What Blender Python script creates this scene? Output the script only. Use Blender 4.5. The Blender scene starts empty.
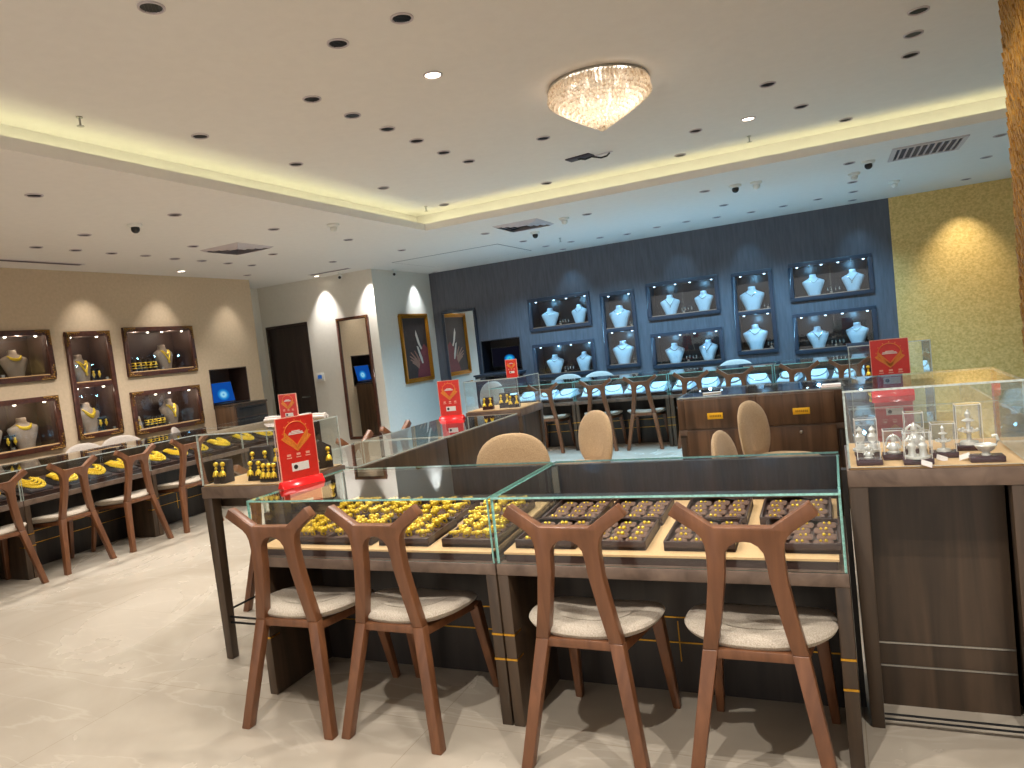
import bpy, bmesh, math, random
from mathutils import Vector, Matrix
random.seed(7)
PI = math.pi
S = bpy.context.scene
COL = S.collection
R = math.radians

# ------------------------------------------------------------------ materials
def srgb(r, g, b):
    f = lambda c: ((c / 255 + 0.055) / 1.055) ** 2.4 if c > 10 else c / 255 / 12.92
    return (f(r), f(g), f(b), 1)

class NT:
    def __init__(s, name):
        s.m = bpy.data.materials.new(name); s.m.use_nodes = True
        s.t = s.m.node_tree; s.t.nodes.clear()
        s.out = s.n('ShaderNodeOutputMaterial')
    def n(s, typ, **kw):
        nd = s.t.nodes.new(typ)
        for k, v in kw.items():
            if k.startswith('i_'):
                nd.inputs[k[2:].replace('_', ' ')].default_value = v
            else: setattr(nd, k, v)
        return nd
    def l(s, a, ao, b, bi): s.t.links.new(a.outputs[ao], b.inputs[bi])
    def coords(s, scale=(1, 1, 1), rot=(0, 0, 0), kind='Object'):
        tc = s.n('ShaderNodeTexCoord'); mp = s.n('ShaderNodeMapping')
        mp.inputs['Scale'].default_value = scale; mp.inputs['Rotation'].default_value = rot
        s.l(tc, kind, mp, 'Vector'); return mp
    def ramp(s, stops):
        r = s.n('ShaderNodeValToRGB'); e = r.color_ramp.elements
        while len(e) < len(stops): e.new(0.5)
        for el, (p, c) in zip(e, stops): el.position = p; el.color = c
        return r
    def bsdf(s, color=None, rough=.5, metal=0, spec=.5):
        b = s.n('ShaderNodeBsdfPrincipled')
        if color is not None: b.inputs['Base Color'].default_value = color
        b.inputs['Roughness'].default_value = rough; b.inputs['Metallic'].default_value = metal
        b.inputs['Specular IOR Level'].default_value = spec
        s.l(b, 0, s.out, 'Surface'); return b

def plain(name, color, rough=.5, metal=0, spec=.5, var=.12, scale=30, bump=0, coat=0):
    t = NT(name); b = t.bsdf(color, rough, metal, spec)
    mp = t.coords((scale,) * 3); nz = t.n('ShaderNodeTexNoise'); nz.inputs['Detail'].default_value = 3
    t.l(mp, 0, nz, 'Vector')
    c = color
    rp = t.ramp([(.3, (c[0] * (1 - var), c[1] * (1 - var), c[2] * (1 - var), 1)), (.7, (min(1, c[0] * (1 + var)), min(1, c[1] * (1 + var)), min(1, c[2] * (1 + var)), 1))])
    t.l(nz, 'Fac', rp, 'Fac'); t.l(rp, 'Color', b, 'Base Color')
    if bump:
        bp = t.n('ShaderNodeBump'); bp.inputs['Strength'].default_value = bump; bp.inputs['Distance'].default_value = .002
        t.l(nz, 'Fac', bp, 'Height'); t.l(bp, 0, b, 'Normal')
    if coat: b.inputs['Coat Weight'].default_value = coat
    return t.m

def wood(name, dark, light, scale=(22, 22, 1.6), rough=.4, spec=.5):
    t = NT(name); b = t.bsdf(None, rough, 0, spec)
    mp = t.coords(scale)
    nz = t.n('ShaderNodeTexNoise'); nz.inputs['Scale'].default_value = 1; nz.inputs['Detail'].default_value = 5; nz.inputs['Distortion'].default_value = .6
    t.l(mp, 0, nz, 'Vector')
    mid = tuple((a + c) / 2 for a, c in zip(dark, light))
    rp = t.ramp([(.28, dark), (.5, mid), (.74, light)])
    t.l(nz, 'Fac', rp, 'Fac'); t.l(rp, 'Color', b, 'Base Color')
    bp = t.n('ShaderNodeBump'); bp.inputs['Strength'].default_value = .12; bp.inputs['Distance'].default_value = .001
    t.l(nz, 'Fac', bp, 'Height'); t.l(bp, 0, b, 'Normal')
    return t.m

def fabric(name, c1, c2, scale=260, rough=.9):
    t = NT(name); b = t.bsdf(None, rough, 0, .2)
    mp = t.coords((scale,) * 3); v = t.n('ShaderNodeTexNoise'); v.inputs['Scale'].default_value = 1; v.inputs['Detail'].default_value = 2
    t.l(mp, 0, v, 'Vector'); rp = t.ramp([(.3, c1), (.7, c2)]); t.l(v, 'Fac', rp, 'Fac'); t.l(rp, 'Color', b, 'Base Color')
    bp = t.n('ShaderNodeBump'); bp.inputs['Strength'].default_value = .4; bp.inputs['Distance'].default_value = .002
    t.l(v, 'Fac', bp, 'Height'); t.l(bp, 0, b, 'Normal')
    b.inputs['Sheen Weight'].default_value = .15
    return t.m

def glassy(name, tint=(1, 1, 1, 1), ior=1.5, gain=1.0):
    t = NT(name)
    tr = t.n('ShaderNodeBsdfTransparent'); tr.inputs['Color'].default_value = tint
    gl = t.n('ShaderNodeBsdfGlossy'); gl.inputs['Roughness'].default_value = .015; gl.inputs['Color'].default_value = (1, 1, 1, 1)
    fr = t.n('ShaderNodeFresnel'); fr.inputs['IOR'].default_value = ior
    nz = t.n('ShaderNodeTexNoise'); nz.inputs['Scale'].default_value = 1.5
    ge = t.n('ShaderNodeNewGeometry')
    inv = t.n('ShaderNodeMath', operation='SUBTRACT'); inv.inputs[0].default_value = 1
    t.l(ge, 'Backfacing', inv, 1)
    mu = t.n('ShaderNodeMath', operation='MULTIPLY'); t.l(fr, 0, mu, 0); t.l(inv, 0, mu, 1)
    g2 = t.n('ShaderNodeMath', operation='MULTIPLY', use_clamp=True); t.l(mu, 0, g2, 0); g2.inputs[1].default_value = gain
    mx = t.n('ShaderNodeMixShader'); t.l(g2, 0, mx, 0); t.l(tr, 0, mx, 1); t.l(gl, 0, mx, 2)
    t.l(mx, 0, t.out, 'Surface')
    return t.m

def emit(name, color, strength):
    t = NT(name); e = t.n('ShaderNodeEmission'); e.inputs['Color'].default_value = color; e.inputs['Strength'].default_value = strength
    t.l(e, 0, t.out, 'Surface'); return t.m

M = {}
M['walnut'] = wood('walnut_veneer', srgb(44, 34, 25), srgb(84, 66, 50), (16, 16, 1.2), .38)
M['walnut_warm'] = wood('walnut_veneer_warm', srgb(58, 40, 28), srgb(116, 86, 62), (14, 14, .9), .35)
M['walnut_frame'] = wood('walnut_frame', srgb(84, 68, 58), srgb(122, 102, 88), (14, 14, 14), .4)
M['black_wood'] = wood('black_stained_wood', srgb(30, 26, 24), srgb(56, 48, 43), (16, 16, 1.2), .4)
M['chair_wood'] = wood('chair_wood', srgb(96, 60, 38), srgb(128, 83, 54), (26, 26, 3), .36)
M['seat_fabric'] = fabric('seat_fabric', srgb(150, 138, 122), srgb(192, 180, 164))
M['shell_fabric'] = fabric('shell_fabric', srgb(166, 138, 104), srgb(200, 172, 136), 200)
M['shell_pale'] = fabric('shell_fabric_pale', srgb(172, 160, 150), srgb(200, 190, 180), 200)
M['black_metal'] = plain('black_metal', srgb(28, 27, 27), .35, .6)
M['brass'] = plain('brass', srgb(212, 160, 60), .3, 1)
M['steel'] = plain('brushed_steel', srgb(180, 178, 172), .3, 1)
M['gold'] = plain('gold', srgb(255, 208, 62), .28, .5, .8, .16, 260, .3)
M['silver'] = plain('silver', srgb(214, 212, 208), .22, .9, .5, .1, 150)
M['silver_bright'] = plain('silver_bright', srgb(238, 236, 232), .28, .4, .7, .08, 150)
M['glass'] = glassy('clear_glass', (.975, .99, .985, 1), 1.5, 1.25)
M['acrylic'] = glassy('clear_acrylic', (.985, .985, .985, 1), 1.45, 1.3)
M['glass_edge'] = plain('glass_edge', srgb(146, 200, 190), .15, 0, .6, .25, 18)
M['glass_edge_pale'] = plain('glass_edge_pale', srgb(196, 205, 200), .15, 0, .6, .2, 18)
M['deck'] = fabric('deck_felt', srgb(204, 164, 116), srgb(222, 184, 136), 300)
M['tray'] = plain('tray_leatherette', srgb(58, 38, 34), .35, 0, .5, .15, 60, .2)
M['pad'] = fabric('pad_suede', srgb(98, 72, 60), srgb(118, 90, 76), 200)
M['charcoal_pad'] = fabric('charcoal_pad', srgb(40, 34, 34), srgb(62, 54, 54), 200)
M['white_pad'] = fabric('white_pad', srgb(176, 190, 202), srgb(204, 214, 222), 120)
M['bust_white'] = plain('bust_white', srgb(196, 206, 214), .55)
M['bust_taupe'] = plain('bust_taupe', srgb(150, 132, 118), .6)
M['red'] = plain('sign_red', srgb(214, 44, 34), .3, 0, .5, .06, 8)
M['red_acrylic'] = plain('red_acrylic', srgb(240, 26, 30), .15, 0, .6, .06, 8)
M['sign_gold'] = plain('sign_gold_print', srgb(226, 130, 46), .4)
M['sign_pale'] = plain('sign_pale_print', srgb(238, 170, 150), .4)
M['white'] = plain('white_print', srgb(236, 230, 224), .5, var=.04)
M['ink'] = plain('ink', srgb(40, 30, 30), .5)
M['yellow'] = plain('yellow_plate', srgb(236, 180, 30), .4)
M['yellow_dark'] = plain('yellow_plate_print', srgb(150, 105, 20), .4)
M['ceil'] = plain('ceiling_paint', srgb(232, 228, 224), .9, 0, .1, .015, 3)
M['wall_white'] = plain('white_wall_paint', srgb(226, 221, 211), .85, 0, .15, .02, 4)
M['wall_taupe'] = plain('taupe_wall_paper', srgb(204, 182, 154), .8, 0, .15, .05, 6)
M['door'] = wood('door_veneer', srgb(38, 28, 25), srgb(62, 48, 42), (18, 18, 1.2), .4)
M['frame_brown'] = wood('showcase_brown', srgb(60, 32, 24), srgb(92, 54, 40), (20, 20, 20), .3)
M['frame_dark'] = plain('showcase_dark', srgb(54, 60, 72), .3, 0, .5, .15, 12)
M['inner_brown'] = plain('showcase_inner_brown', srgb(72, 52, 44), .6, var=.1, scale=6)
M['inner_dark'] = plain('showcase_inner_dark', srgb(24, 25, 32), .35, var=.2, scale=6)
M['ornament'] = plain('ornament_gilt', srgb(150, 112, 56), .4, .7, .5, .35, 90, .5)
M['gilt'] = plain('gilt_frame', srgb(190, 132, 40), .35, .75, .5, .3, 70, .4)
M['mirror'] = plain('mirror_silver', (.92, .93, .93, 1), .01, 1, .5, .0)
M['plum'] = plain('plum_base', srgb(62, 34, 44), .25, 0, .6)
M['cloth'] = fabric('white_cloth', srgb(226, 214, 206), srgb(244, 236, 230), 150)
M['paper'] = plain('paper', srgb(236, 226, 222), .7, var=.03)
M['canvas'] = plain('canvas_dark', srgb(48, 38, 38), .5, var=.3, scale=5)
M['robe'] = plain('painted_robe', srgb(120, 48, 56), .5, var=.25, scale=14)
M['paint_pale'] = plain('painted_highlight', srgb(214, 206, 196), .5, var=.15, scale=30)
M['paint_skin'] = plain('painted_skin', srgb(150, 112, 96), .5, var=.2, scale=20)
M['plastic_white'] = plain('white_plastic', srgb(226, 226, 222), .4, var=.03)
M['plastic_black'] = plain('black_plastic', srgb(22, 22, 24), .35)
M['vent'] = plain('vent_enamel', srgb(196, 186, 190), .5, var=.04)
M['vent_dark'] = plain('vent_shadow_slot', srgb(60, 50, 62), .6)
M['blue_light'] = emit('blue_indicator', srgb(70, 130, 220), .35)
M['lens_lit'] = emit('lit_lens', srgb(255, 240, 215), 9)
M['spot_lens'] = emit('spot_lens', srgb(255, 240, 220), 6)
M['spot_lens_cool'] = emit('spot_lens_cool', srgb(190, 225, 255), 5)
M['cove'] = emit('cove_led', srgb(244, 242, 190), 5.0)
M['bulb'] = emit('bulb', srgb(255, 240, 220), 7)

def marble():
    t = NT('marble_floor'); b = t.bsdf(None, .22, 0, .5)
    mp = t.coords((1, 1, 1), (0, 0, R(24)))
    n1 = t.n('ShaderNodeTexNoise'); n1.inputs['Scale'].default_value = .9; n1.inputs['Detail'].default_value = 8; n1.inputs['Distortion'].default_value = 1.2
    t.l(mp, 0, n1, 'Vector')
    mp2 = t.coords((.55, 2.6, 1), (0, 0, R(52)))
    n2 = t.n('ShaderNodeTexNoise'); n2.inputs['Scale'].default_value = 1.1; n2.inputs['Detail'].default_value = 6; n2.inputs['Distortion'].default_value = .8
    t.l(mp2, 0, n2, 'Vector')
    r1 = t.ramp([(.3, srgb(168, 157, 141)), (.55, srgb(183, 172, 156)), (.75, srgb(194, 184, 169))])
    t.l(n1, 'Fac', r1, 'Fac')
    r2 = t.ramp([(.485, (0, 0, 0, 1)), (.5, (1, 1, 1, 1)), (.515, (0, 0, 0, 1))]); t.l(n2, 'Fac', r2, 'Fac')
    mx = t.n('ShaderNodeMix', data_type='RGBA'); mx.inputs[0].default_value = 0
    vf = t.n('ShaderNodeMath', operation='MULTIPLY'); t.l(r2, 'Color', vf, 0); vf.inputs[1].default_value = .2
    t.l(vf, 0, mx, 0); t.l(r1, 'Color', mx, 6); mx.inputs[7].default_value = srgb(220, 210, 195)
    br = t.n('ShaderNodeTexBrick'); br.offset = 0
    br.inputs['Scale'].default_value = 1; br.inputs['Mortar Size'].default_value = .0015; br.inputs['Brick Width'].default_value = 1.6; br.inputs['Row Height'].default_value = .8
    br.inputs['Color1'].default_value = (1, 1, 1, 1); br.inputs['Color2'].default_value = (.97, .97, .97, 1); br.inputs['Mortar'].default_value = (.72, .7, .66, 1)
    mp3 = t.coords((1, 1, 1)); t.l(mp3, 0, br, 'Vector')
    mm = t.n('ShaderNodeMix', data_type='RGBA', blend_type='MULTIPLY'); mm.inputs[0].default_value = 1
    t.l(mx, 2, mm, 6); t.l(br, 'Color', mm, 7); t.l(mm, 2, b, 'Base Color')
    rr = t.n('ShaderNodeMapRange'); t.l(n1, 'Fac', rr, 0); rr.inputs['To Min'].default_value = .18; rr.inputs['To Max'].default_value = .34
    t.l(rr, 0, b, 'Roughness')
    return t.m
M['marble'] = marble()

def darkwall():
    t = NT('dark_wallcovering'); b = t.bsdf(None, .6, 0, .35)
    mp = t.coords((36, 36, 4)); n = t.n('ShaderNodeTexNoise'); n.inputs['Scale'].default_value = 1; n.inputs['Detail'].default_value = 4
    t.l(mp, 0, n, 'Vector'); r = t.ramp([(.3, srgb(86, 86, 92)), (.7, srgb(100, 100, 108))]); t.l(n, 'Fac', r, 'Fac'); t.l(r, 'Color', b, 'Base Color')
    bp = t.n('ShaderNodeBump'); bp.inputs['Strength'].default_value = .25; bp.inputs['Distance'].default_value = .003; t.l(n, 'Fac', bp, 'Height'); t.l(bp, 0, b, 'Normal')
    return t.m
M['darkwall'] = darkwall()

def goldwall(name, c1, c2, scale, dist):
    t = NT(name); b = t.bsdf(None, .45, .25, .5)
    mp = t.coords(scale); n = t.n('ShaderNodeTexNoise'); n.inputs['Scale'].default_value = 1; n.inputs['Detail'].default_value = 3; n.inputs['Distortion'].default_value = .5
    t.l(mp, 0, n, 'Vector'); r = t.ramp([(.35, c1), (.65, c2)]); t.l(n, 'Fac', r, 'Fac'); t.l(r, 'Color', b, 'Base Color')
    bp = t.n('ShaderNodeBump'); bp.inputs['Strength'].default_value = .7; bp.inputs['Distance'].default_value = dist; t.l(n, 'Fac', bp, 'Height'); t.l(bp, 0, b, 'Normal')
    return t.m
M['goldwall'] = goldwall('gold_wallpaper', srgb(210, 174, 100), srgb(236, 202, 132), (34, 34, 40), .006)
M['goldcol'] = goldwall('gold_column_tiles', srgb(150, 106, 44), srgb(214, 164, 76), (70, 70, 14), .012)

def screen(name, base, glow, at):
    t = NT(name); e = t.n('ShaderNodeEmission'); e.inputs['Strength'].default_value = .9
    mp = t.coords((1, 1, 1)); mp.inputs['Location'].default_value = (-at[0] * 7, 0, -at[1] * 9); mp.inputs['Scale'].default_value = (7, 1, 9)
    g = t.n('ShaderNodeTexGradient', gradient_type='SPHERICAL')
    n = t.n('ShaderNodeTexNoise'); n.inputs['Scale'].default_value = 2.4
    ad = t.n('ShaderNodeMix', data_type='RGBA', blend_type='ADD'); ad.inputs[0].default_value = .5
    t.l(mp, 0, n, 'Vector'); t.l(mp, 0, ad, 6); t.l(n, 'Color', ad, 7)
    t.l(mp, 0, g, 'Vector')
    r = t.ramp([(.0, base), (.3, base), (.55, glow[0]), (.8, glow[1]), (1, glow[0])]); t.l(g, 'Fac', r, 'Fac')
    t.l(r, 'Color', e, 'Color'); t.l(e, 0, t.out, 'Surface'); return t.m
M['screen_blue'] = screen('laptop_screen', srgb(16, 70, 150), (srgb(30, 130, 200), srgb(150, 210, 230)), (.02, .1))
M['screen_dark'] = screen('monitor_screen', srgb(14, 14, 24), (srgb(20, 120, 200), srgb(60, 200, 220)), (.06, .19))

def crystal():
    t = NT('cut_crystal')
    b = t.bsdf(srgb(255, 250, 242), .08, 0, 1.0)
    mp = t.coords((1, 1, 1)); v = t.n('ShaderNodeTexVoronoi'); v.inputs['Scale'].default_value = 55
    t.l(mp, 0, v, 'Vector'); r = t.ramp([(.0, srgb(255, 252, 246)), (.5, srgb(250, 240, 224)), (.9, srgb(196, 176, 150))])
    t.l(v, 'Distance', r, 'Fac'); t.l(r, 'Color', b, 'Base Color')
    tl = t.n('ShaderNodeBsdfTranslucent'); t.l(r, 'Color', tl, 'Color')
    tp = t.n('ShaderNodeBsdfTransparent')
    m1 = t.n('ShaderNodeMixShader'); m1.inputs[0].default_value = .4; t.l(b, 0, m1, 1); t.l(tl, 0, m1, 2)
    m2 = t.n('ShaderNodeMixShader'); m2.inputs[0].default_value = .3; t.l(m1, 0, m2, 1); t.l(tp, 0, m2, 2)
    t.l(m2, 0, t.out, 'Surface'); return t.m
M['crystal'] = crystal()

# ------------------------------------------------------------------ mesh builder
class MB:
    def __init__(s): s.v = []; s.f = []; s.mi = []; s.X = Matrix.Identity(4); s.m = 0
    def pt(s, p): s.v.append(tuple(s.X @ Vector(p))); return len(s.v) - 1
    def face(s, idx): s.f.append(tuple(idx)); s.mi.append(s.m)
    def box(s, x0, x1, y0, y1, z0, z1, edge=None):
        b = [s.pt(p) for p in ((x0, y0, z0), (x1, y0, z0), (x1, y1, z0), (x0, y1, z0), (x0, y0, z1), (x1, y0, z1), (x1, y1, z1), (x0, y1, z1))]
        d = (x1 - x0, y1 - y0, z1 - z0); thin = d.index(min(d)); m = s.m
        for q, ax in (((0, 3, 2, 1), 2), ((4, 5, 6, 7), 2), ((0, 1, 5, 4), 1), ((3, 7, 6, 2), 1), ((1, 2, 6, 5), 0), ((0, 4, 7, 3), 0)):
            s.m = m if edge is None or ax == thin else edge
            s.face([b[i] for i in q])
        s.m = m; return s
    def prism(s, poly, y0, y1, yf=None):          # polygon in XZ (counter-clockwise seen from -Y) swept along Y
        a = [s.pt((x, y0 + (yf(z) if yf else 0), z)) for x, z in poly]; b = [s.pt((x, y1 + (yf(z) if yf else 0), z)) for x, z in poly]
        n = len(poly); s.face(a); s.face(b[::-1])
        for i in range(n):
            j = (i + 1) % n; s.face((a[i], b[i], b[j], a[j]))
        return s
    def strip(s, A, B, y0, y1, yf=None):          # quad-strip solid in XZ between two outlines A and B
        g = lambda y: [[s.pt((x, y + (yf(z) if yf else 0), z)) for x, z in P] for P in (A, B)]
        a, b = g(y0); c, d = g(y1); n = len(A)
        for i in range(n - 1):
            s.face((a[i], b[i], b[i + 1], a[i + 1])); s.face((c[i], c[i + 1], d[i + 1], d[i]))
            s.face((a[i], a[i + 1], c[i + 1], c[i])); s.face((b[i], d[i], d[i + 1], b[i + 1]))
        s.face((a[0], c[0], d[0], b[0])); s.face((a[-1], b[-1], d[-1], c[-1])); return s
    def hexa(s, lo, hi):                          # two quads (4 points each, same order)
        a = [s.pt(p) for p in lo]; b = [s.pt(p) for p in hi]
        s.face(a[::-1]); s.face(b)
        for i in range(4): j = (i + 1) % 4; s.face((a[i], a[j], b[j], b[i]))
        return s
    def beam(s, p, q, w, w2=None, up=(0, 0, 1)):
        p, q = Vector(p), Vector(q); d = (q - p).normalized(); u = Vector(up)
        if abs(d.dot(u)) > .95: u = Vector((0, 1, 0))
        a = d.cross(u).normalized(); c = a.cross(d); w2 = w2 or w
        f = lambda o, k: [o + a * (i * k / 2) + c * (j * k / 2) for i, j in ((-1, -1), (1, -1), (1, 1), (-1, 1))]
        return s.hexa(f(p, w), f(q, w2))
    def lathe(s, prof, n=20, c=(0, 0, 0), sx=1, sy=1):
        rings = []
        for r, z in prof:
            if r < 1e-6: rings.append([s.pt((c[0], c[1], c[2] + z))])
            else: rings.append([s.pt((c[0] + sx * r * math.cos(2 * PI * i / n), c[1] + sy * r * math.sin(2 * PI * i / n), c[2] + z)) for i in range(n)])
        for a, b in zip(rings, rings[1:]):
            for i in range(n):
                j = (i + 1) % n
                if len(a) == 1 and len(b) == 1: continue
                if len(a) == 1: s.face((a[0], b[j], b[i]))
                elif len(b) == 1: s.face((a[i], a[j], b[0]))
                else: s.face((a[i], a[j], b[j], b[i]))
        if len(rings[0]) > 1: s.face(rings[0][::-1])
        if len(rings[-1]) > 1: s.face(rings[-1])
        return s
    def tube(s, path, r, n=8, closed=False):
        P = [Vector(p) for p in path]; k = len(P); rings = []
        for i, p in enumerate(P):
            d = (P[(i + 1) % k] - P[i - 1]) if closed else (P[min(i + 1, k - 1)] - P[max(i - 1, 0)])
            d.normalize(); u = Vector((0, 0, 1)) if abs(d.z) < .9 else Vector((1, 0, 0))
            a = d.cross(u).normalized(); b = a.cross(d)
            rr = r[i] if isinstance(r, (list, tuple)) else r
            rings.append([s.pt(p + (a * math.cos(2 * PI * j / n) + b * math.sin(2 * PI * j / n)) * rr) for j in range(n)])
        pairs = list(zip(rings, rings[1:])) + ([(rings[-1], rings[0])] if closed else [])
        for a, b in pairs:
            for j in range(n): m = (j + 1) % n; s.face((a[j], a[m], b[m], b[j]))
        if not closed: s.face(rings[0][::-1]); s.face(rings[-1])
        return s
    def ball(s, c, r, n=8, sz=1):
        m = max(3, n // 2)
        return s.lathe([(r * math.sin(PI * i / m), -r * sz * math.cos(PI * i / m)) for i in range(m + 1)], n, c)
    def cushion(s, hw, hh, th, n=28, e=2.6, m=5, f=None):      # superellipse pillow in XY, thickness along Z; f bends a point
        f = f or (lambda p: p); rings = []
        for k in range(-m, m + 1):
            a = PI / 2 * k / m; sc = math.cos(a) ** .45 if abs(k) < m else 0; z = th / 2 * math.sin(a)
            if sc == 0: rings.append([s.pt(f((0, 0, z)))]); continue
            rings.append([])
            for i in range(n):
                t = 2 * PI * i / n; cx, sy = math.cos(t), math.sin(t)
                x = hw * sc * math.copysign(abs(cx) ** (2 / e), cx); y = hh * sc * math.copysign(abs(sy) ** (2 / e), sy)
                rings[-1].append(s.pt(f((x, y, z))))
        # inner rings for bend fidelity
        def cap(ring, sign):
            prev = rings[ring]; z = th / 2 * sign
            for sc in (.6, .3):
                cur = []
                for i in range(n):
                    t = 2 * PI * i / n; cx, sy = math.cos(t), math.sin(t)
                    cur.append(s.pt(f((hw * sc * math.copysign(abs(cx) ** (2 / e), cx), hh * sc * math.copysign(abs(sy) ** (2 / e), sy), z))))
                for i in range(n):
                    j = (i + 1) % n; q = (prev[i], prev[j], cur[j], cur[i]); s.face(q if sign > 0 else q[::-1])
                prev = cur
            o = rings[0 if sign < 0 else -1][0]
            for i in range(n):
                j = (i + 1) % n; q = (prev[i], prev[j], o); s.face(q if sign > 0 else q[::-1])
        for a, b in zip(rings[1:-1], rings[2:-1]):
            for i in range(n): j = (i + 1) % n; s.face((a[i], a[j], b[j], b[i]))
        cap(1, -1); cap(-2, 1)
        return s
    def mesh(s, name, mats, smooth=False, bevel=0, seg=2):
        me = bpy.data.meshes.new(name); me.from_pydata(s.v, [], s.f)
        for m in mats: me.materials.append(M[m])
        for p, i in zip(me.polygons, s.mi): p.material_index = i
        bm = bmesh.new(); bm.from_mesh(me)
        bmesh.ops.remove_doubles(bm, verts=bm.verts, dist=1e-6)
        bmesh.ops.recalc_face_normals(bm, faces=bm.faces)
        if bevel:
            ed = [e for e in bm.edges if len(e.link_faces) == 2 and e.calc_face_angle(0) > R(35)]
            bmesh.ops.bevel(bm, geom=ed, offset=bevel, segments=seg, affect='EDGES', clamp_overlap=True, profile=.5)
        if smooth or bevel:
            for f in bm.faces: f.smooth = True
        bm.to_mesh(me); bm.free()
        if smooth or bevel:
            me.set_sharp_from_angle(angle=R(40))
        me.update(); return me
    def build(s, name, mats, parent=None, smooth=False, bevel=0, seg=2):
        if isinstance(mats, str): mats = [mats]
        o = bpy.data.objects.new(name, s.mesh(name, mats, smooth, bevel, seg)); COL.objects.link(o)
        if parent is not None: o.parent = parent
        return o

def tag(o, label=None, cat=None, group=None, kind=None):
    for k, v in (('label', label), ('category', cat), ('group', group), ('kind', kind)):
        if v: o[k] = v
    return o
def thing(name, label, cat, loc=(0, 0, 0), rz=0, group=None):
    o = bpy.data.objects.new(name, None); o.empty_display_size = .1; COL.objects.link(o)
    o.location = loc; o.rotation_euler = (0, 0, rz); return tag(o, label, cat, group)
KIDS = {}
def kids_index():
    KIDS.clear()
    for o in COL.objects:
        if o.parent: KIDS.setdefault(o.parent.name, []).append(o)
def copy_tree(o, parent=None, kids=None):
    if kids is None: kids_index(); kids = dict(KIDS)
    c = o.copy(); COL.objects.link(c)
    if parent is not None: c.parent = parent
    for ch in kids.get(o.name, []): copy_tree(ch, c, kids)
    return c
def place(proto, used, loc, rz, label, group=None):
    o = copy_tree(proto) if used else proto
    o.location = loc; o.rotation_euler = (0, 0, rz); o['label'] = label
    if group: o['group'] = group
    return o
def struct(name, mb, mat, label=None, **kw):
    o = mb.build(name, mat, **kw); return tag(o, label, None, None, 'structure')
def B(x0, x1, y0, y1, z0, z1): return MB().box(x0, x1, y0, y1, z0, z1)
NUM = ['first', 'second', 'third', 'fourth', 'fifth', 'sixth', 'seventh', 'eighth', 'ninth', 'tenth']

# ------------------------------------------------------------------ camera
H = 1.5
cam = bpy.data.cameras.new('camera'); co = bpy.data.objects.new('camera', cam); COL.objects.link(co)
yaw, pitch, roll = -.425939, -.055314, -.110762
r0 = Vector((math.cos(yaw), -math.sin(yaw), 0)); fw = Vector((math.sin(yaw) * math.cos(pitch), math.cos(yaw) * math.cos(pitch), math.sin(pitch))); u0 = r0.cross(fw)
rr = r0 * math.cos(roll) + u0 * math.sin(roll); uu = -r0 * math.sin(roll) + u0 * math.cos(roll)
co.matrix_world = Matrix(((rr.x, uu.x, -fw.x, 0), (rr.y, uu.y, -fw.y, 0), (rr.z, uu.z, -fw.z, H), (0, 0, 0, 1)))
cam.sensor_width = 36; cam.lens = 713.26 / 1024 * 36; cam.clip_start = .02; cam.clip_end = 60
S.camera = co

# ------------------------------------------------------------------ room shell
XL, YB, ZL, ZT = -7.8, 10.9, 2.88, 3.1
XR, YN = 3.4, -2.6
TX0, TX1, TY0, TY1 = -4.07, 2.4, -1.6, 7.08      # tray recess
struct('floor', B(-9.2, XR + .2, YN - .2, YB + .6, -.1, 0), 'marble', 'beige veined marble floor')
def ring(x0, x1, y0, y1, X0, X1, Y0, Y1, z0, z1):
    return MB().box(X0, x0, Y0, Y1, z0, z1).box(x1, X1, Y0, Y1, z0, z1).box(x0, x1, Y0, y0, z0, z1).box(x0, x1, y1, Y1, z0, z1)
struct('ceiling', ring(TX0, TX1, TY0, TY1, -9.2, XR + .2, YN - .2, YB + .6, ZL, ZL + .02), 'ceil', 'lower painted ceiling around the tray recess')
LIP = .22
tb = ring(TX0, TX1, TY0, TY1, TX0 - .02, TX1 + .02, TY0 - .02, TY1 + .02, ZL + .02, ZL + .075)
tb.box(TX0 - LIP - .1, TX1 + LIP + .1, TY0 - LIP - .1, TY1 + LIP + .1, ZT, ZT + .05)
for a in ((TX0 - LIP - .05, TX0 - LIP, TY0 - LIP, TY1 + LIP), (TX1 + LIP, TX1 + LIP + .05, TY0 - LIP, TY1 + LIP), (TX0 - LIP, TX1 + LIP, TY0 - LIP - .05, TY0 - LIP), (TX0 - LIP, TX1 + LIP, TY1 + LIP, TY1 + LIP + .05)):
    tb.box(*a, ZL + .02, ZT)
struct('ceiling_tray', tb, 'ceil', 'raised tray ceiling with a cove lip')
cl = MB()
for a in ((TX0 - .12, TX0 - .09, TY0, TY1), (TX1 + .09, TX1 + .12, TY0, TY1), (TX0 - .12, TX1 + .12, TY1 + .09, TY1 + .12)): cl.box(*a, ZL + .021, ZL + .035)
o = cl.build('cove_light_strip', 'cove'); tag(o, 'warm yellow light strip hidden along the tray ceiling cove', 'light strip')

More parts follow.
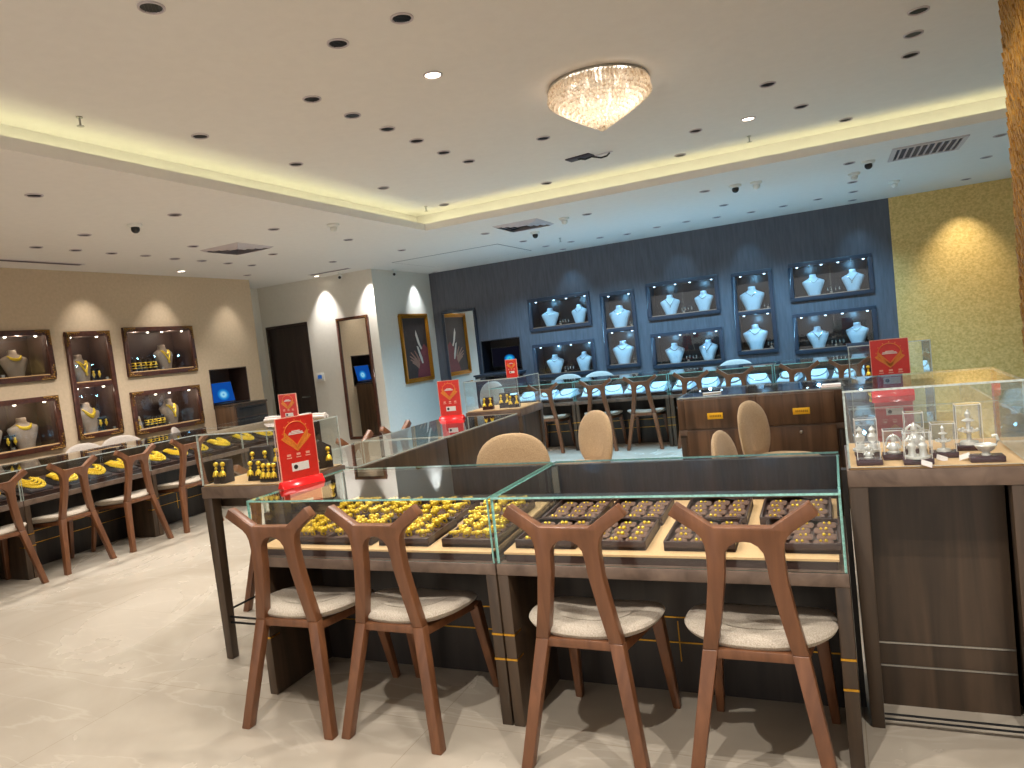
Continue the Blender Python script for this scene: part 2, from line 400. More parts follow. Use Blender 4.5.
def wall(name, axis, at, t, a0, a1, z1, holes, mat, label, z0=0):
    """wall on plane x=at or y=at, thickness t (signed, away from the room), rectangular holes (u0,u1,z0,z1)"""
    us = sorted({a0, a1} | {h[i] for h in holes for i in (0, 1)}); zs = sorted({z0, z1} | {h[i] for h in holes for i in (2, 3)})
    mb = MB()
    for u, v in zip(us, us[1:]):
        runs = []
        for z, w in zip(zs, zs[1:]):
            cu, cz = (u + v) / 2, (z + w) / 2
            if any(h[0] < cu < h[1] and h[2] < cz < h[3] for h in holes): continue
            if runs and abs(runs[-1][1] - z) < 1e-6: runs[-1][1] = w
            else: runs.append([z, w])
        for z, w in runs:
            if axis == 'x': mb.box(min(at, at + t), max(at, at + t), u, v, z, w)
            else: mb.box(u, v, min(at, at + t), max(at, at + t), z, w)
    return struct(name, mb, mat, label)

FB = {'F1': (-4.50, -3.44, 1.66, 2.2), 'F2': (-4.50, -3.44, .89, 1.45), 'F3': (-3.27, -2.72, .94, 2.14), 'F4': (-2.53, -1.46, 1.62, 2.19), 'F5': (-2.53, -1.46, .88, 1.42), 'F6': (-1.27, -.71, .97, 2.17), 'F7': (-.49, .57, 1.65, 2.19), 'F8': (-.49, .57, .91, 1.48)}
FL = {'L1': (4.04, 5.11, 1.67, 2.22), 'L2': (4.04, 5.10, .91, 1.5), 'L3': (5.27, 5.82, .96, 2.19), 'L4': (5.99, 7.03, 1.61, 2.22), 'L5': (5.98, 7.02, .90, 1.43)}
ins = lambda h, d: (h[0] + d, h[1] - d, h[2] + d, h[3] - d)
NICHE_B = (-5.44, -4.72, 1.06, 1.61); NICHE_L = (7.23, 7.92, 1.06, 1.61)
wall('wall_back', 'y', YB, .06, -6.4, .82, ZL, [ins(h, .05) for h in FB.values()] + [NICHE_B], 'darkwall', 'dark grey textured back wall')
wall('wall_back_gold', 'y', YB, .06, .82, XR + .2, ZL, [], 'goldwall', 'gold textured end of the back wall')
wall('wall_left', 'x', XL, -.06, YN - .2, 8.2, ZL, [ins(h, .05) for h in FL.values()] + [NICHE_L], 'wall_taupe', 'taupe left wall')
struct('wall_left_return', MB().box(-8.64, -8.58, 8.14, 9.24, 0, ZL).box(-8.58, -7.86, 8.14, 8.2, 0, ZL), 'wall_white', 'short recessed wall beside the brown door')
DOOR = (-8.5, -7.64, 0, 2.22)
wall('wall_door', 'y', 9.18, .06, -8.6, -6.3, ZL, [DOOR], 'wall_white', 'white wall holding the brown door and mirror')
struct('wall_picture', B(-6.36, -6.3, 9.24, YB, 0, ZL), 'wall_white', 'white return wall holding the gilt framed picture')
struct('wall_right', B(XR, XR + .06, YN, YB, 0, ZL), 'wall_white', 'plain right wall')
wall('wall_near', 'y', YN, -.06, -7.8, XR, ZL, [(-7.2, 3.0, .02, 2.6)], 'wall_white', 'near wall with a wide opening added to let fill light in')  # unseen opening added behind the camera so world light fills the room
# gold column: tiled faces
CX = .868
gc = MB().box(CX, 1.6, 3.9, 4.3, 0, ZT)
rc = random.Random(3)
for i in range(52):
    for j in range(22):
        z = .03 + i * .059 + rc.uniform(-.02, .02)
        y = 3.91 + j * .0178; k = rc.uniform(.03, .055)
        gc.beam((CX + .002, y, z), (CX - rc.uniform(.001, .006), y + rc.uniform(-.008, .008), z + k), .012)
        x = CX + .01 + j * .03
        gc.beam((x, 3.902, z), (x + rc.uniform(-.01, .01), 3.9 - rc.uniform(.001, .006), z + k), .014)
struct('wall_column', gc, 'goldcol', 'gold tiled column at the right edge of the room')
# door
d = tag(B(-8.47, -7.67, 9.2, 9.24, .01, 2.19).build('door_1', 'door', bevel=.003), 'dark brown veneer door in the white wall', None, None, 'structure')
fr = MB().box(-8.5, -8.47, 9.17, 9.25, 0, 2.22).box(-7.67, -7.64, 9.17, 9.25, 0, 2.22).box(-8.5, -7.64, 9.17, 9.25, 2.19, 2.22).build('door_frame', 'door', d, bevel=.003)
MB().tube([(-7.78, 9.2, 1.02), (-7.78, 9.15, 1.02), (-7.9, 9.15, 1.02)], .009).build('door_handle', 'steel', d, smooth=True)
struct('trim_1', MB().box(-6.28, -6.24, 9.24, YB, 0, .1).box(-7.64, -6.3, 9.16, 9.18, 0, .1), 'wall_white', 'low skirting of the white walls')

# ------------------------------------------------------------------ wooden customer chair
def yoff(z): return .085 * min(z / .45, 1) - (.035 * max(0, (z - .45)) / .48)
def make_chair():
    t = thing('wooden_chair', '', 'chair')
    for s in (-1, 1):
        A = [(s * .235, .0), (s * .194, .25), (s * .161, .45)]
        Bq = [(s * .193, .0), (s * .149, .25), (s * .112, .45)]
        MB().strip(A, Bq, 0, .042, yoff).build('leg', 'chair_wood', t, bevel=.004)
        MB().beam((s * .18, .47, .405), (s * .205, .545, 0), .046, .03).build('leg', 'chair_wood', t, bevel=.005)
    half = [(.112, .45), (.161, .45), (.136, .58), (.120, .69), (.117, .765), (.119, .80), (.127, .825), (.143, .845), (.224, .902), (.198, .940), (.088, .861)]
    inner = [(0, .815), (.022, .812), (.042, .800), (.057, .778), (.063, .74), (.066, .70), (.086, .58)]
    poly = inner + half + [(-x, z) for x, z in half[::-1]] + [(-x, z) for x, z in inner[:0:-1]]
    MB().prism(poly, 0, .042, yoff).build('back_frame', 'chair_wood', t, bevel=.004)
    MB().beam((-.13, .105, .437), (.13, .105, .437), .032).build('back_rail', 'chair_wood', t, bevel=.004)
    fr_ = MB()
    for s in (-1, 1): fr_.beam((s * .135, .12, .42), (s * .175, .48, .40), .034)
    fr_.beam((-.175, .47, .40), (.175, .47, .40), .034)
    fr_.build('seat_frame', 'chair_wood', t, bevel=.004)
    f = lambda p: (p[0], p[1] + .30, p[2] + .446 + .028 * (p[0] / .24) ** 2 - .02 * ((p[1]) / .22))
    MB().cushion(.248, .205, .066, 40, 2.7, 5, f).build('seat', 'seat_fabric', t, smooth=True)
    return t
chair0 = make_chair()
cu = [0]
def put_chair(x, y, rz, label, group):
    o = place(chair0, cu[0], (x, y, 0), rz, label, group); cu[0] = 1; return o
G = 'wooden chairs at the near display cases'
for x, y, rz, lb in ((-2.18, 2.165, R(2), 'wooden chair with horned back nearest the red sign at the gold ring case'),
                     (-1.685, 2.19, R(-1), 'wooden chair with horned back in front of the ring trays, next to the case joint'),
                     (-.885, 2.175, R(-1), 'wooden chair with horned back before the stud trays, left one at the right case'),
                     (-.30, 2.185, R(0), 'wooden chair with horned back beside the tall right vitrine, rightmost of the near row')):
    put_chair(x, y, rz, lb, G)
G = 'wooden chairs along the left counter'
for i, (y, lb) in enumerate(((3.355, 'wooden chair cut by the left photo edge at the necklace counter'), (3.975, 'wooden chair under the tall narrow showcase at the necklace counter'),
                             (4.587, 'wooden chair in the middle of the necklace counter row'), (5.2, 'wooden chair at the necklace counter, beside the tall left vitrine'),
                             (2.77, 'wooden chair nearest the camera on the necklace counter side, mostly out of frame'))):
    put_chair(-5.93, y, R(90) + R((-3, 2, 3, -2, 1)[i]), lb, G)
G = 'wooden chairs along the back counter'
for x, lb in ((-3.55, 'wooden chair at the leftmost end of the blue lit back counter'), (-2.82, 'wooden chair at the back counter, second from its left end, behind a shell chair'),
              (-2.235, 'wooden chair standing fully in view at the blue lit back counter'), (-1.60, 'wooden chair at the back counter, left of the drawer cabinet edge'),
              (-1.08, 'wooden chair at the back counter showing above the left yellow plate'), (-.37, 'wooden chair at the back counter showing above the right yellow plate'),
              (.15, 'wooden chair at the back counter, rightmost, beside the glass vitrine')):
    put_chair(x, 8.72, 0, lb, G)
G = 'wooden chairs on the far side of the side island'
for y, lb in ((3.53, 'wooden chair behind the left vitrine, only a leg showing past its table leg'), (4.56, 'wooden chair seen through the side island glass below the tall mirror'), (5.14, 'wooden chair with one horn above the side island, left of the middle red sign')):
    put_chair(-3.54, y, R(-90), lb, G)

# ------------------------------------------------------------------ upholstered shell chair
def make_shell(mat):
    t = thing('shell_chair', '', 'chair')
    fb = lambda p: (p[0], .2 - .36 * p[0] ** 2 * 1.2 + .10 * (p[1] + .02) - p[2], .66 + p[1])
    MB().cushion(.265, .235, .055, 36, 2.35, 5, fb).build('backrest', mat, t, smooth=True)
    MB().cushion(.25, .245, .085, 32, 2.7, 5, lambda p: (p[0], p[1] - .02, p[2] + .455)).build('seat', mat, t, smooth=True)
    for sx in (-1, 1):
        for sy in (-1, 1): MB().beam((sx * .17, sy * .16 - .02, .43), (sx * .23, sy * .22 - .02, 0), .036, .024).build('leg', 'chair_wood', t, bevel=.004)
    return t
sh0 = make_shell('shell_fabric'); sh1 = make_shell('shell_pale')
G = 'beige shell chairs inside the island'
for i, (x, y, rz, lb) in enumerate(((-2.02, 4.2, R(8), 'beige shell chair with wide rounded back behind the case joint'), (-1.92, 5.34, R(-42), 'beige shell chair with upright back seen edge on before the back counter chairs'),
                      (-.40, 5.40, R(74), 'beige shell chair with its seat showing, before the right yellow plate'), (-.40, 4.02, R(86), 'beige shell chair of which only a low rounded top shows before the drawers'))):
    place(sh0, i, (x, y, 0), rz, lb, G)
G = 'pale shell chairs behind the counters'
for i, (x, y, rz, lb) in enumerate(((-7.22, 5.08, R(95), 'pale shell chair half hidden by another, below the tall narrow showcase on the left wall'), (-7.42, 5.62, R(80), 'pale wide shell chair below the gap beside the tall narrow showcase'),
                      (-7.3, 6.42, R(130), 'pale shell chair with white tilted top below the lower bracelet showcase'), (-3.75, 10.15, 0, 'pale shell chair behind the back counter, below the lower left dark showcase'),
                      (-3.15, 10.2, R(30), 'pale shell chair behind the back counter, below the tall dark showcase'), (-1.25, 10.1, 0, 'pale shell chair behind the back counter, below the second tall dark showcase'),
                      (-5.05, 10.0, R(-20), 'pale shell chair ringed in the glass below the back monitor'))):
    place(sh1, i, (x, y, .04), rz, lb, G); 
for o in COL.objects:
    if o.name.startswith('shell_chair') and o.parent is None and o.location.z > .01: o.location.z = 0; o.scale = (1.06,) * 3

# ------------------------------------------------------------------ display case module (customers at -Y, staff at +Y)
DC = .73
def make_case(W=1.25, edge='glass_edge', label='', loc=(0, 0, 0), rz=0, group=None, slope=.1, drawers=False, deck='deck'):
    t = thing('display_case', label, 'display case', loc, rz, group); h = W / 2
    bf = MB().box(-h, h, 0, DC, .61, .655); bf.build('base_frame', 'walnut_frame', t, bevel=.003)
    for s in (-1, 1):
        x0, x1 = (-h, -h + .045) if s < 0 else (h - .045, h)
        lg = B(x0, x1, 0, DC - .02, 0, .61).build('leg', 'walnut', t, bevel=.003)
        for z in (.368, .268): B(x0 - .001, x1 + .001, -.002, .06, z, z + .008).build('brass_ring', 'brass', lg)
    kp = B(-h + .045, h - .045, .40, DC - .03, .0, .61).build('knee_panel', 'black_wood', t)
    il = MB().box(-h + .045, h - .045, .396, .40, .314, .319).box(-h + .045, h - .045, .396, .40, .208, .213)
    il.box(-.032, -.028, .396, .40, .13, .30)
    il.build('inlay_line', 'brass', kp)
    bp = B(-h, h, DC - .03, DC, .655, .904).build('back_panel', 'walnut_warm' if drawers else 'walnut', t, bevel=.002)
    B(-h + .045, h - .045, DC - .03, DC - .012, 0, .61).build('staff_panel', 'walnut_warm' if drawers else 'walnut', t)
    # glass
    g = .008; zt, zb = .918, .655
    MB().box(-h + .004, h - .004, .004, .004 + g, zb, zt - g, 1).build('glass_front', ['glass', edge], t)
    MB().box(-h + .004, -h + .004 + g, .004 + g, DC - .03, zb, zt - g, 1).build('glass_side', ['glass', edge], t)
    MB().box(h - .004 - g, h - .004, .004 + g, DC - .03, zb, zt - g, 1).build('glass_side', ['glass', edge], t)
    MB().box(-h + .004, h - .004, .004, DC - .002, zt - g, zt, 1).build('glass_top', ['glass', edge], t)
    # sloping deck with a beige felt top on a dark plinth
    y0, y1 = .035, DC - .045; a, b = .693, .693 + slope * (y1 - y0)
    dk = MB().hexa([(-h + .03, y0, .655), (h - .03, y0, .655), (h - .03, y1, .655), (-h + .03, y1, .655)], [(-h + .03, y0, a - .008), (h - .03, y0, a - .008), (h - .03, y1, b - .008), (-h + .03, y1, b - .008)]).build('display_deck', 'tray', t)
    MB().hexa([(-h + .025, y0 - .006, a - .008), (h - .025, y0 - .006, a - .008), (h - .025, y1, b - .008), (-h + .025, y1, b - .008)], [(-h + .025, y0 - .006, a), (h - .025, y0 - .006, a), (h - .025, y1, b), (-h + .025, y1, b)]).build('felt_top', deck, dk)
    if drawers:
        for s in (-1, 1):
            dr = B(-h + .06 if s < 0 else .004, -.004 if s < 0 else h - .06, DC, DC + .014, .665, .895).build('drawer', 'walnut_warm', t, bevel=.002)
            pl = B(-.06 + s * h * .52 - .0, .06 + s * h * .52, DC + .014, DC + .02, .735, .785).build('name_plate', 'yellow', dr, bevel=.003)
            pm = MB()
            for k in range(7): pm.box(-.045 + s * h * .52 + k * .013, -.037 + s * h * .52 + k * .013, DC + .02, DC + .0206, .752, .768)
            pm.build('plate_print', 'yellow_dark', pl)
            lo = B(-h + .06 if s < 0 else .004, -.004 if s < 0 else h - .06, DC - .012, DC + .006, .36, .645).build('drawer', 'walnut_warm', t, bevel=.002)
            MB().lathe([(0, 0), (.011, .003), (.013, .009), (0, .015)], 12).build('drawer_lock', 'steel', lo).matrix_local = Matrix.Translation((s * h * .5, DC + .006, .60)) @ Matrix.Rotation(R(-90), 4, 'X')
    return t
case_r = make_case(1.25, 'glass_edge', 'near glass display case holding brown trays of small gold studs', (-.635, 2.44, 0), slope=.06)
case_l = make_case(1.25, 'glass_edge', 'near glass display case holding trays of chunky gold rings', (-1.892, 2.44, 0), slope=.06)
# white back corner posts inside the right case
MB().box(.585 - 1.2, .615 - 1.2, DC - .075, DC - .062, .78, .905).build('corner_post', 'steel', case_r)
def aliased(proto, loc, rz, label, group): 
    o = copy_tree(proto); o.location = loc; o.rotation_euler = (0, 0, rz); o['label'] = label; o['group'] = group; return o
plain_case = make_case(1.22, 'glass_edge_pale', 'dark wood glass case of the left counter, nearest the camera', (-6.2, 3.035, 0), R(90), 'glass cases of the left counter', deck='tray')
for i, (y, lb) in enumerate(((4.26, 'dark wood glass case of the left counter below the tall narrow showcase'), (5.485, 'dark wood glass case of the left counter below the bracelet showcases'), (6.71, 'dark wood glass case at the far end of the left counter, before the laptop niche'))):
    aliased(plain_case, (-6.2, y, 0), R(90), lb, 'glass cases of the left counter')
sd = 'glass cases of the side island'
make_case(1.02, 'glass_edge_pale', 'side island glass case right behind the tall left vitrine', (-3.2, 3.745, 0), R(-90), sd)
aliased(plain_case, (-3.2, 4.885, 0), R(-90), 'side island glass case carrying the middle red sign', sd)
make_case(1.22, 'glass_edge_pale', 'glass topped drawer cabinet with two yellow plates, facing the island staff', (-.572, 6.50, 0), R(180), None, drawers=True)
rs = 'glass cases of the right run'
aliased(plain_case, (.78, 3.88, 0), R(90), 'right run glass case straight behind the tall right vitrine', rs)
aliased(plain_case, (.78, 5.11, 0), R(90), 'right run glass case carrying the right red sign', rs)
bc = 'glass cases of the back counter'
back_case = make_case(1.24, 'glass_edge', 'back counter glass case at its left end, below the wall monitor', (-3.785, 8.9, 0), 0, bc, deck='tray')

for x, lb in ((-2.535, 'back counter glass case before the tall dark showcase, second from the left'), (-1.285, 'back counter glass case above the drawer cabinet left end, third from the left'), (-.035, 'back counter glass case at its right end, above the right yellow plate')):
    aliased(back_case, (x, 8.9, 0), 0, lb, bc)

# ------------------------------------------------------------------ tall vitrines
def make_vitrine(label, loc, panel=True, rail=True, W=.54, D=.52):
    t = thing('tall_vitrine', label, 'display vitrine', loc, 0, 'tall glass vitrines at the island corners'); h = W / 2
    B(-h, h, 0, D, .872, .932).build('table_top', 'walnut_frame', t, bevel=.003)
    B(-h + .012, h - .012, .012, D - .012, .932, .94).build('felt_top', 'deck', t)
    for x in (-h + .002, h - .062):
        for y in (.004, D - .064):
            lo = [(x + .008, y + .006, 0), (x + .052, y + .006, 0), (x + .052, y + .05, 0), (x + .008, y + .05, 0)]
            hi = [(x, y, .872), (x + .06, y, .872), (x + .06, y + .06, .872), (x, y + .06, .872)]
            MB().hexa(lo, hi).build('leg', 'walnut', t, bevel=.003)
    if panel:
        p = B(-h + .05, h - .05, .19, D - .04, .0, .872).build('front_panel', 'walnut', t)
        for x in (-h + .02, h - .032): B(x, x + .012, .064, D - .064, .0, .872).build('side_panel', 'walnut', t)
        MB().box(-h + .05, h - .05, .186, .19, .238, .244).box(-h + .05, h - .05, .186, .19, .150, .156).build('inlay_line', 'steel', p)
    if rail:
        rl = MB()
        if panel:
            for z in (.028, .046): rl.tube([(-h + .03, .03, z), (h - .03, .03, z)], .004)
        else:
            for y in (.03, D - .03): rl.tube([(-h + .03, y, .225), (h - .03, y, .225)], .006)
            for x in (-h + .03, h - .03): rl.tube([(x, .03, .255), (x, D - .03, .255)], .006)
            rl.tube([(-h + .03, .03, .195), (h - .03, .03, .195)], .006)
        rl.build('foot_rail', 'black_metal', t, smooth=True)
    g = .007; zb, zt = .94, 1.212; E = 'glass_edge_pale'
    MB().box(-h + .006, h - .006, .006, .006 + g, zb, zt - g, 1).build('glass_front', ['glass', E], t)
    MB().box(-h + .006, h - .006, D - .006 - g, D - .006, zb, zt - g, 1).build('glass_back', ['glass', E], t)
    for x in (-h + .006, h - .006 - g): MB().box(x, x + g, .006 + g, D - .006 - g, zb, zt - g, 1).build('glass_side', ['glass', E], t)
    MB().box(-h + .006, h - .006, .006, D - .006, zt - g, zt, 1).build('glass_top', ['glass', E], t)
    return t
make_vitrine('tall glass vitrine on open legs holding gold earring stands, left corner of the island', (-2.81, 2.70, 0), False, True)
make_vitrine('tall glass vitrine holding silver figurines, right front corner of the island', (.280, 2.71, 0), True, True)
make_vitrine('tall glass vitrine at the far left island corner, topped by a tiny pink sign', (-2.77, 5.63, 0), True, False)
make_vitrine('tall glass vitrine behind the right red sign at the far right island corner', (.36, 5.76, 0), True, False)
# ------------------------------------------------------------------ filler board between the right near case and the right vitrine
tag(B(-.0085, .010, 2.86, 2.90, 0, .905).build('filler_board', 'black_wood'), 'narrow dark filler board in the gap between right near case and right vitrine', 'board')
# ------------------------------------------------------------------ wall showcases
def make_showcase(w, h, style, loc, rz, label, group, cells=1):
    fm, im, sp = ('frame_brown', 'inner_brown', 'spot_lens') if style == 'brown' else ('frame_dark', 'inner_dark', 'spot_lens_cool')
    t = thing('wall_showcase', label, 'display showcase', loc, rz, group); a = w / 2; f = .055; D = .32
    fr = MB().box(-a, a, -.032, .004, 0, f).box(-a, a, -.032, .004, h - f, h).box(-a, -a + f, -.032, .004, f, h - f).box(a - f, a, -.032, .004, f, h - f)
    if cells == 2: fr.box(-a + f, a - f, -.03, .004, h / 2 - .03, h / 2 + .03)
    fr.build('frame', fm, t, bevel=.006)
    i = .051
    MB().box(-a + i, a - i, .005, D, i - .012, i).box(-a + i, a - i, .005, D, h - i, h - i + .012).box(-a + i - .012, -a + i, .005, D, i, h - i).box(a - i, a - i + .012, .005, D, i, h - i).box(-a + i, a - i, D - .012, D, i, h - i).build('cabinet_box', im, t)
    if cells == 2: B(-a + i, a - i, .006, D - .012, h / 2 - .012, h / 2 + .012).build('shelf', fm, t)
    for k in range(cells):
        zb = f if k == 0 else h / 2 + .03; ze = h - f if k == cells - 1 else h / 2 - .03
        B(-a + f, a - f, -.012, .012, zb, zb + .012).build('ledge', 'deck' if style == 'brown' else 'steel', t)
        n = 4 if w > .8 else 2
        for j in range(n):
            x = -a + (j + .5) * w / n + (.03 if j % 2 else -.02)
            MB().lathe([(0, -.012), (.011, -.012), (.017, 0), (0, 0)], 12, (x, .07, ze - .002)).build('spotlight', ['spot_lens' if style == 'brown' else 'spot_lens_cool'], t)
        if w > .8:
            B(-a + f, .01, .014, .019, zb + .012, ze).build('glass_door', 'glass', t); B(-.01, a - f, .021, .026, zb + .012, ze).build('glass_door', 'glass', t)
            MB().box(-.015, .015, -.004, .014, zb + .012, zb + .04).build('lock', 'steel', t, bevel=.002)
        else:
            B(-a + f, a - f, .014, .019, zb + .012, ze).build('glass_door', 'glass', t)
            MB().box(a - f - .05, a - f - .02, -.004, .014, zb + .012, zb + .04).build('lock', 'steel', t, bevel=.002)
    if style == 'brown':
        for sx in (-1, 1):
            for zt in (0, 1):
                c = MB(); zz = h if zt else 0; sg = -1 if zt else 1
                for q in range(6):
                    L = .013 - q * .0012
                    c.ball((sx * (a - .028 - q * .026), -.034, zz + sg * (.026 + .008 * math.sin(q * 2.2))), L, 8); c.ball((sx * (a - .026 - .008 * math.sin(q * 2.2)), -.034, zz + sg * (.028 + q * .026)), L, 8)
                c.tube([(sx * (a - .01), -.034, zz + sg * .17), (sx * (a - .012), -.034, zz + sg * .012), (sx * (a - .17), -.034, zz + sg * .01)], .006, 6)
                c.build('corner_ornament', 'ornament', t, smooth=True)
    return t
LB = {'F1': 'dark framed showcase with two white busts, upper left of the back wall', 'F2': 'dark framed showcase with two white busts, lower left of the back wall beside the monitor', 'F3': 'tall narrow dark showcase with two stacked cells, left of the back wall',
      'F4': 'dark framed showcase with two white busts, upper middle of the back wall', 'F5': 'dark framed showcase with two white busts, lower middle of the back wall', 'F6': 'tall narrow dark showcase with two stacked cells, nearer the gold wall',
      'F7': 'dark framed showcase with two white busts, upper right next to the gold wall', 'F8': 'dark framed showcase with two white busts, lower right above the red sign'}
for k, h in FB.items():
    make_showcase(h[1] - h[0], h[3] - h[2], 'dark', ((h[0] + h[1]) / 2, YB, h[2]), 0, LB[k], 'dark showcases on the back wall', 2 if h[1] - h[0] < .8 else 1)
LL = {'L1': 'brown gilt cornered showcase cut by the left photo edge, upper row', 'L2': 'brown gilt cornered showcase cut by the left photo edge, lower row', 'L3': 'tall narrow brown showcase with gilt corners and two cells on the left wall',
      'L4': 'brown gilt cornered showcase with a bracelet row, upper one beside the laptop niche', 'L5': 'brown gilt cornered showcase with a bracelet row, lower one beside the laptop niche'}
for k, h in FL.items():
    make_showcase(h[1] - h[0], h[3] - h[2], 'brown', (XL, (h[0] + h[1]) / 2, h[2]), R(90), LL[k], 'brown showcases on the left wall', 2 if h[1] - h[0] < .8 else 1)

# ------------------------------------------------------------------ busts and necklaces
PROF = [(0, .078, .05), (.05, .092, .056), (.12, .121, .062), (.18, .146, .062), (.208, .154, .056), (.226, .146, .05), (.25, .092, .043), (.268, .056, .04), (.285, .045, .04), (.312, .046, .042), (.320, .040, .036)]
def prof(z):
    for a, b in zip(PROF, PROF[1:]):
        if a[0] <= z <= b[0]:
            k = (z - a[0]) / (b[0] - a[0]); return a[1] + (b[1] - a[1]) * k, a[2] + (b[2] - a[2]) * k
    return PROF[-1][1:]
def bust_mesh():
    mb = MB(); n = 24; rings = []
    for z, w, d in PROF:
        rings.append([mb.pt((w * math.copysign(abs(math.cos(2 * PI * i / n)) ** .85, math.cos(2 * PI * i / n)), d * math.sin(2 * PI * i / n) + .1 * z, z)) for i in range(n)])
    for a, b in zip(rings, rings[1:]):
        for i in range(n): j = (i + 1) % n; mb.face((a[i], a[j], b[j], b[i]))
    mb.face(rings[0][::-1]); mb.face(rings[-1]); return mb
def neck_pt(x, z, off=.006):
    w, d = prof(z); q = max(0, 1 - (x / w) ** 2) ** .5
    return (x, -d * q + .1 * z - off, z)
def neck_mesh(kind):
    mb = MB()
    spec = {'thin': (.07, .2, .0045, 1.3), 'collar': (.075, .215, .011, 2.2), 'vee': (.072, .12, .010, 1.0), 'bib': (.07, .185, .014, 1.6), 'vthin': (.072, .15, .006, 1.0)}[kind]
    hw, zb, r, p = spec; pts = []
    for i in range(-10, 11):
        u = i / 10; x = hw * u; z = zb + (.252 - zb) * abs(u) ** p; pts.append(neck_pt(x, z))
    mb.tube(pts, [r * (1.15 - .5 * abs(i / 10)) for i in range(-10, 11)], 8)
    if kind in ('collar', 'bib'):
        for i in range(-8, 9):
            x, y, z = pts[i + 10]; mb.ball((x, y - .004, z - r * 1.2), r * .75, 8, 1.4)
    if kind in ('vee', 'vthin'): mb.ball((pts[10][0], pts[10][1] - .004, pts[10][2] - .016), r * 1.5, 8, 1.4)
    if kind == 'vee':
        mb.tube([neck_pt(.05 * u / 8, .2 + .05 * abs(u / 8) ** 1.4) for u in range(-8, 9)], .007, 8)
    return mb
bust_w = bust_mesh().mesh('necklace_bust', ['bust_white'], smooth=True); bust_t = bust_mesh().mesh('necklace_bust', ['bust_taupe'], smooth=True)
NK = {k: neck_mesh(k).mesh('necklace', ['silver' if k == 'thin' else 'gold'], smooth=True) for k in ('thin', 'collar', 'vee', 'bib')}
NK['vthin'] = neck_mesh('vthin').mesh('necklace', ['silver'], smooth=True)
def put(me, name, label, cat, loc, rot=(0, 0, 0), group=None, sc=1, parent=None):
    o = bpy.data.objects.new(name, me); COL.objects.link(o); o.location = loc; o.rotation_euler = rot; o.scale = (sc,) * 3
    if parent is not None: o.parent = parent
    else: tag(o, label, cat, group)
    return o
def bust(loc, rz, sc, white, neck, where, group):
    put(bust_w if white else bust_t, 'necklace_bust', ('white' if white else 'taupe') + ' necklace bust ' + where, 'necklace bust', loc, (0, 0, rz), group, sc)
    nm = {'thin': 'fine silver necklace', 'vthin': 'silver pendant necklace', 'collar': 'broad gold collar necklace', 'vee': 'long gold pendant necklace', 'bib': 'heavy gold bib necklace'}[neck]
    put(NK[neck], 'necklace', nm + ' ' + where, 'necklace', loc, (0, 0, rz), group.replace('busts', 'necklaces'), sc)
stand_mesh = MB().box(-.03, .03, -.02, .02, 0, .012).box(-.006, .006, .004, .014, .012, .11).box(-.035, .035, .004, .014, .10, .112).mesh('earring_stand', ['plastic_black'], bevel=.002)
def drops(mat):
    m = MB()
    for x in (-.024, .024): m.ball((x, -.002, .088), .009, 8).ball((x, -.002, .066), .012, 8, 1.4).ball((x, -.002, .046), .005, 8)
    return m.mesh('earring_pair', [mat], smooth=True)
drop_s, drop_g = drops('silver'), drops('gold')
def stand(loc, rz, silver, where, group, sc=1):
    o = put(stand_mesh, 'earring_stand', 'small black earring stand ' + where, 'earring stand', loc, (0, 0, rz), group, sc)
    put(drop_s if silver else drop_g, 'earring_pair', ('silver' if silver else 'gold') + ' drop earrings ' + where.replace('beside the bust in', 'in'), 'earrings', loc, (0, 0, rz), group.replace('stands', 'pairs'), sc)
WN = {'F1': 'the upper left dark showcase', 'F2': 'the lower left dark showcase', 'F4': 'the upper middle dark showcase', 'F5': 'the lower middle dark showcase', 'F7': 'the upper right dark showcase', 'F8': 'the lower right dark showcase'}
gb = 'white busts in the dark showcases'; ge = 'earring stands in the dark showcases'
for k, h in FB.items():
    cx = (h[0] + h[1]) / 2; w = h[1] - h[0]
    if w > .8:
        bust((cx - .22, YB + .15, h[2] + .052), R(8), .97, True, 'vthin' if k in 'F4F8' else 'thin', 'at the left in ' + WN[k], gb)
        bust((cx + .28, YB + .15, h[2] + .052), R(-14), .97, True, 'vthin' if k in 'F7F5' else 'thin', 'at the right in ' + WN[k], gb)
        stand((cx - .02, YB + .12, h[2] + .052), 0, True, 'left of centre in ' + WN[k], ge); stand((cx + .08, YB + .1, h[2] + .052), 0, True, 'right of centre in ' + WN[k], ge)
    else:
        nm = 'the left tall dark showcase' if k == 'F3' else 'the right tall dark showcase'
        for z, c in ((h[2] + .052, 'lower'), ((h[2] + h[3]) / 2 + .013, 'upper')):
            bust((cx - .03, YB + .15, z), 0, 1.16, True, 'thin', 'in the %s cell of ' % c + nm, gb)
            stand((cx + .165, YB + .1, z), 0, True, 'in the %s cell of ' % c + nm, ge)
gl = 'taupe busts in the brown showcases'; gs = 'earring stands in the brown showcases'; r9 = R(90)
bust((XL - .15, 4.80, 1.722), r9, .95, False, 'collar', 'in the upper showcase at the left photo edge', gl)
bust((XL - .16, 4.80, .962), r9, 1.05, False, 'collar', 'in the lower showcase at the left photo edge', gl)
bust((XL - .15, 4.40, 1.722), r9, .95, False, 'vee', 'leftmost in the upper showcase at the left photo edge', gl)
bust((XL - .15, 4.42, .962), r9, 1.05, False, 'thin', 'leftmost in the lower showcase at the left photo edge', gl)
bust((XL - .15, 5.525, 1.588), R(104), 1.08, False, 'vee', 'in the upper cell of the tall brown showcase', gl)
bust((XL - .15, 5.53, 1.012), R(98), 1.12, False, 'bib', 'in the lower cell of the tall brown showcase', gl)
bust((XL - .15, 6.68, 1.662), R(100), 1.05, False, 'vee', 'in the upper showcase beside the laptop niche', gl)
